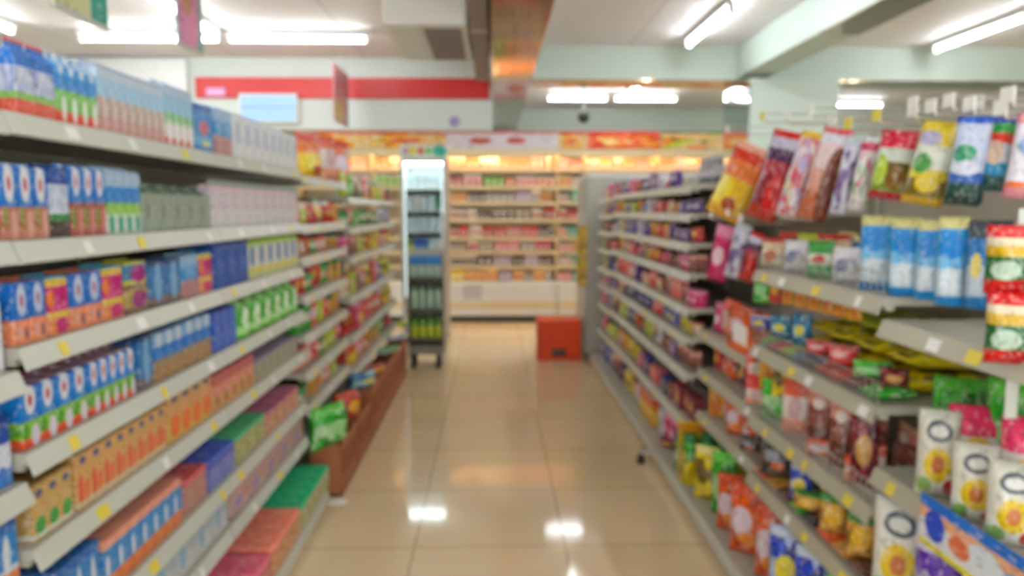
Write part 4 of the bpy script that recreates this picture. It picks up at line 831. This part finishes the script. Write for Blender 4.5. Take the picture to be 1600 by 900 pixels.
hd = ['hdr_orange', 'hdr_orange', 'hdr_white', 'hdr_orange', 'hdr_red', 'hdr_mix']
WN = ['behind the orange snack bags', 'behind the milk side, beside the cooler', 'facing the aisle, its widest', 'narrow one with pale boxes facing the aisle', 'behind the small-pack bays', 'by the column at the far corner']
for k in range(len(WX) - 1):
    x0, x1 = WX[k] + .003, WX[k + 1] - .003; L = (x1 - x0) / 2
    t = empty('wall_shelving', ((x0 + x1) / 2, YBK, 0), 'lit wall shelving ' + WN[k], 'shelving', 'lit wall shelving across the back')
    f = YF - YBK
    MB().box(-L, L, -.03, 0, .1, 2.12).build('back_panel', M['panel'], t)
    for s in (-1, 1): MB().box(s * L - (.012 if s > 0 else 0), s * L + (.012 if s < 0 else 0), f + .1, -.03, .5, 2.12).build('side_panel', M['wood'], t)
    b = MB(); b.box(-L, L, f, -.02, .085, .505, .004); b.build('base_cabinet', M['white'], t)
    for z0, z1 in ((.10, .17), (.26, .38), (.40, .49)): MB().box(-L + .004, L - .004, f - .012, f, z0, z1, .003).build('base_panel', M['white'], t)
    MB().box(-L + .004, L - .004, f - .006, f, .175, .255, .002).build('base_band', M['wood'], t)
    MB().box(-L + .01, L - .01, f + .05, -.05, 0, .085).build('kick_plate', M['kick'], t)
    for j, z in enumerate(WL[:-1]):
        so = MB().box(-L + .012, L - .012, f + .06, -.03, z - .018, z, .002).build('shelf', M['wood'], t); MB().box(-L + .012, L - .012, f + .05, f + .06, z - .032, z + .014, .002).build('price_rail', M['wood'], so); MB().box(-L + .02, L - .02, f + .066, f + .084, z - .026, z - .0185).build('shelf_lamp', M['shelflamp'], so)
    cp = MB().box(-L, L, f - .02, -.02, 2.10, 2.135, .003).build('canopy', M['wood'], t)
    MB().box(-L, L, f - .02, f - .008, 2.05, 2.10, .003).build('front_lip', M['wood'], cp)
    MB().box(-L + .03, L - .03, f + .02, f + .045, 2.08, 2.095).build('strip_lamp', M['warm'], cp)
    link('header_sign', MB().box(-L + .002, L - .002, f - .03, f - .01, 2.14, 2.35, .003).mesh('header_sign'), DES[hd[k]], t)
for n, dz in (('wcream', '#e8c08a'), ('wpeach', '#f0a878'), ('wwhite', '#e6e0d8'), ('wpink', '#e8a0a4'), ('wgreen', '#8acc4a'), ('wred', '#d84a44'), ('wgrey', '#a8a098'), ('wdark', '#4a3c38'), ('wmagenta', '#c82a68'), ('wteal', '#6ab0a0'), ('wyellow', '#e8d44a'), ('wlilac', '#b8a8c4')):
    design(n, dz, [(.7, dz)], [(.5, .45, .28, .2, '#f0ece4' if n not in ('wwhite', 'wcream') else '#d87a5a')])
WORDS = dict(wcream='cream', wpeach='peach', wwhite='white', wpink='pink', wgreen='leaf green', wred='red', wgrey='grey', wdark='dark brown', wmagenta='magenta', wteal='teal', wyellow='yellow', wlilac='lilac')
PAL = [['wcream', 'wpeach', 'wpeach', 'wwhite', 'wpink'], ['wwhite', 'wgreen', 'wpink', 'wcream', 'wpeach', 'wred'], ['wgrey', 'wdark', 'wgrey', 'wlilac', 'wcream'], ['wlilac', 'wwhite', 'wred', 'wgrey', 'wdark'], ['wdark', 'wpink', 'wred', 'wred', 'wwhite'], ['wmagenta', 'wpink', 'wwhite', 'wgrey', 'wpink'], ['wdark', 'wlilac', 'wdark', 'wgreen', 'wgrey'], ['wcream', 'wyellow', 'wteal', 'wgrey', 'wlilac', 'wcream']]
rg = random.Random(5)
for k in range(len(WX) - 1):
    vis = range(8) if k in (2, 3) else range(2)
    for j in vis:
        if k in (4, 5) and j > 0: continue
        x = WX[k] + .02; z = WL[j] + .001; room = (2.07 if j == 0 else WL[j - 1] - .03) - z
        pal = PAL[j] if k != 3 else [['wwhite', 'wpink', 'wgreen'], ['wwhite', 'wcream', 'wpeach'], ['wpink', 'wteal', 'wwhite'], ['wmagenta', 'wpink', 'wred'], ['wteal', 'wteal', 'wpeach', 'wred'], ['wpink', 'wgreen', 'wcream'], ['wteal', 'wwhite', 'wpink'], ['wpink', 'wgreen', 'wteal']][j]
        while x < WX[k + 1] - .05:
            ds = rg.choice(pal); wd = rg.uniform(.05, .085); n = rg.choice((2, 2, 3)); h = min(room * .95, rg.uniform(.6, .95) * min(.16, room)); kd = rg.choice(('box', 'box', 'tub', 'jar'))
            if j == 7: kd = 'box'
            for i in range(n):
                if x + wd > WX[k + 1] - .015: break
                product(kd, wd, wd if kd != 'box' else .06, h, ds, (x + wd / 2, YF + .06 + .05, z), (0, 0, 0), WORDS[ds] + ' ' + NOUN[kd].replace('product_', ''), f"along {('first', 'second', 'widest', 'narrow', 'fifth', 'corner')[k]} wall shelving's {SH[j]} shelf", 'goods on the lit wall shelving', cap='capwhite')
                x += wd + .004
            x += rg.choice((.004, .02))
# a notice on the base of the widest wall shelving
nt_ = empty('paper_notice', (-.25, YF - .016, .36), 'grey paper notice taped on the white base of the widest shelving', 'notice')
MB().box(-.11, .11, -.002, 0, -.06, .12, 0).build('sheet', mat('paper_grey', '#c9c8cc', .7, noise=.06, scale=30), nt_)

# ================================================================== UNDER THE CEILING
# air-conditioning unit beside the mirrored beam
t = empty('ceiling_air_conditioner', (-.42, 5.3, CEIL), 'white ceiling air conditioner hung beside the mirrored beam', 'air conditioner')
MB().box(-.26, .26, -.55, .6, -.28, -.10, .015).build('body', M['ac'], t); b = MB()
for i in range(16): b.box(-.02, .22, -.42 + i * .058, -.40 + i * .058, -.288, -.281)
b.build('grille', M['grille'], t); MB().box(-.02, .22, -.45, .53, -.283, -.279).build('filter', M['grille'], t)
MB().box(-.23, -.05, -.5, .55, -.286, -.279, .003).build('vane', M['ac'], t)
for x in (-.2, .2):
    for y in (-.45, .5): MB().bar((x, y, -.11), (x, y, 0), .006).build('hanger_rod', M['wire'], t)
dc = empty('duct_cover', (-.09, 5.0, CEIL), 'brown pipe cover running along the ceiling beside the mirrored beam', 'duct'); MB().box(-.06, .06, -1.7, 1.9, -.26, 0, .006).build('cover', M['grille'], dc); MB().box(-.062, .062, -.02, .02, -.262, 0, .002).build('joint_band', M['ac'], dc)
INK[0] = 1.0
# hanging signs, each on two wires
def sign(y0, y1, z0, z1, x, des, label, rz=0):
    t = empty('hanging_sign', (x, (y0 + y1) / 2, z0), label, 'sign', 'printed signs hung from the ceiling', PI / 2 + rz); L = (y1 - y0) / 2; h = z1 - z0
    link('board', MB().box(-L, L, -.004, .004, 0, h, .001).mesh('board'), DES[des], t); MB().box(-L, L, -.007, .007, -.012, .004, .002).build('bottom_rail', M['rail'], t)
    for s in (-1, 1): MB().bar((s * L * .8, 0, h), (s * L * .8, 0, CEIL - z0), .0015, 4).build('wire', M['wire'], t)
design('sign_yellow', '#e2dfa6', (), [(.4, .62, .12, .35, '#4a6fc0'), (.13, .5, .1, .2, '#e2a07a'), (.62, .45, .06, .12, '#e8c84a'), (.9, .5, .26, 1.2, '#2fae98'), (.86, .6, .1, .12, '#8ac86a')]); design('sign_pink', '#8ccabc', (), [(.42, .5, .42, .8, '#fb9ac8'), (.4, .4, .16, .14, '#e8a06a'), (.5, .7, .14, .1, '#b85ac0')]); design('sign_red', '#de8a90', [(.9, '#de9aa0')], [(.3, .2, .3, .2, '#e0c85a'), (.5, .5, .3, .1, '#d8a0a0'), (.96, .5, .1, .6, '#6a7a80')])
sign(2.36, 2.68, 2.03, 2.36, -1.34, 'sign_yellow', 'yellow and teal sign hung above the near milk cartons', 0)
sign(3.26, 3.54, 2.115, 2.62, -1.34, 'sign_pink', 'pink and green sign hung above the milk bays')
sign(6.38, 7.0, 2.16, 2.64, -1.34, 'sign_red', 'reddish sign seen edge-on before the red band')
# pale blue lit notice under the red band, pink plate on it, small round sticker
p0 = onY(378, 150, 7.19); p1 = onY(465, 190, 7.19)
t = empty('light_box_sign', ((p0.x + p1.x) / 2, 7.185, p1.z), 'pale blue light box on the bulkhead under the red band', 'sign'); L = (p1.x - p0.x) / 2; h = p0.z - p1.z
MB().box(-L - .015, L + .015, -.05, .012, -.015, h + .015, .006).build('case', M['white'], t); MB().box(-L, L, -.054, -.05, 0, h).build('face', mat('lightbox_face', '#a4caf4', .4, emit=.04), t); MB().box(-L, L, -.056, -.054, h * .5, h * .56).build('blue_line', mat('line_blue', '#7aa8e0', .4), t)
q0 = onY(322, 137, 7.16); q1 = onY(352, 150, 7.16); o = MB().box(q0.x, q1.x, 7.155, 7.169, q1.z, q0.z, .002).build('sign_plate', mat('plate_pink', '#e2a6d2', .4)); tag(o, 'small pink plate fixed on the red band', 'sign')
rs = onY(710, 190, 7.19); o = MB().lathe([(.05, 0), (.052, .004), (.04, .008)], 20).build('round_sticker', mat('sticker_violet', '#9a92ba', .5), loc=(rs.x, 7.2, rs.z)); o.rotation_euler = (PI / 2, 0, 0); tag(o, 'small round violet sticker on the bulkhead by the beam', 'sticker')
# dome camera on its rod
c = onY(912, 182, 8.0); t = empty('security_camera', (c.x, 8.0, CEIL), 'dark dome camera hanging on a rod behind the cross beam', 'camera')
MB().bar((0, 0, 0), (0, 0, c.z - CEIL + .05), .01, 8).build('rod', M['grey'], t); MB().lathe([(.01, -.07), (.045, -.055), (.06, -.02), (.06, .01), (.05, .03), (.02, .05)], 16, (0, 0, c.z - CEIL)).build('dome', M['black'], t, True)
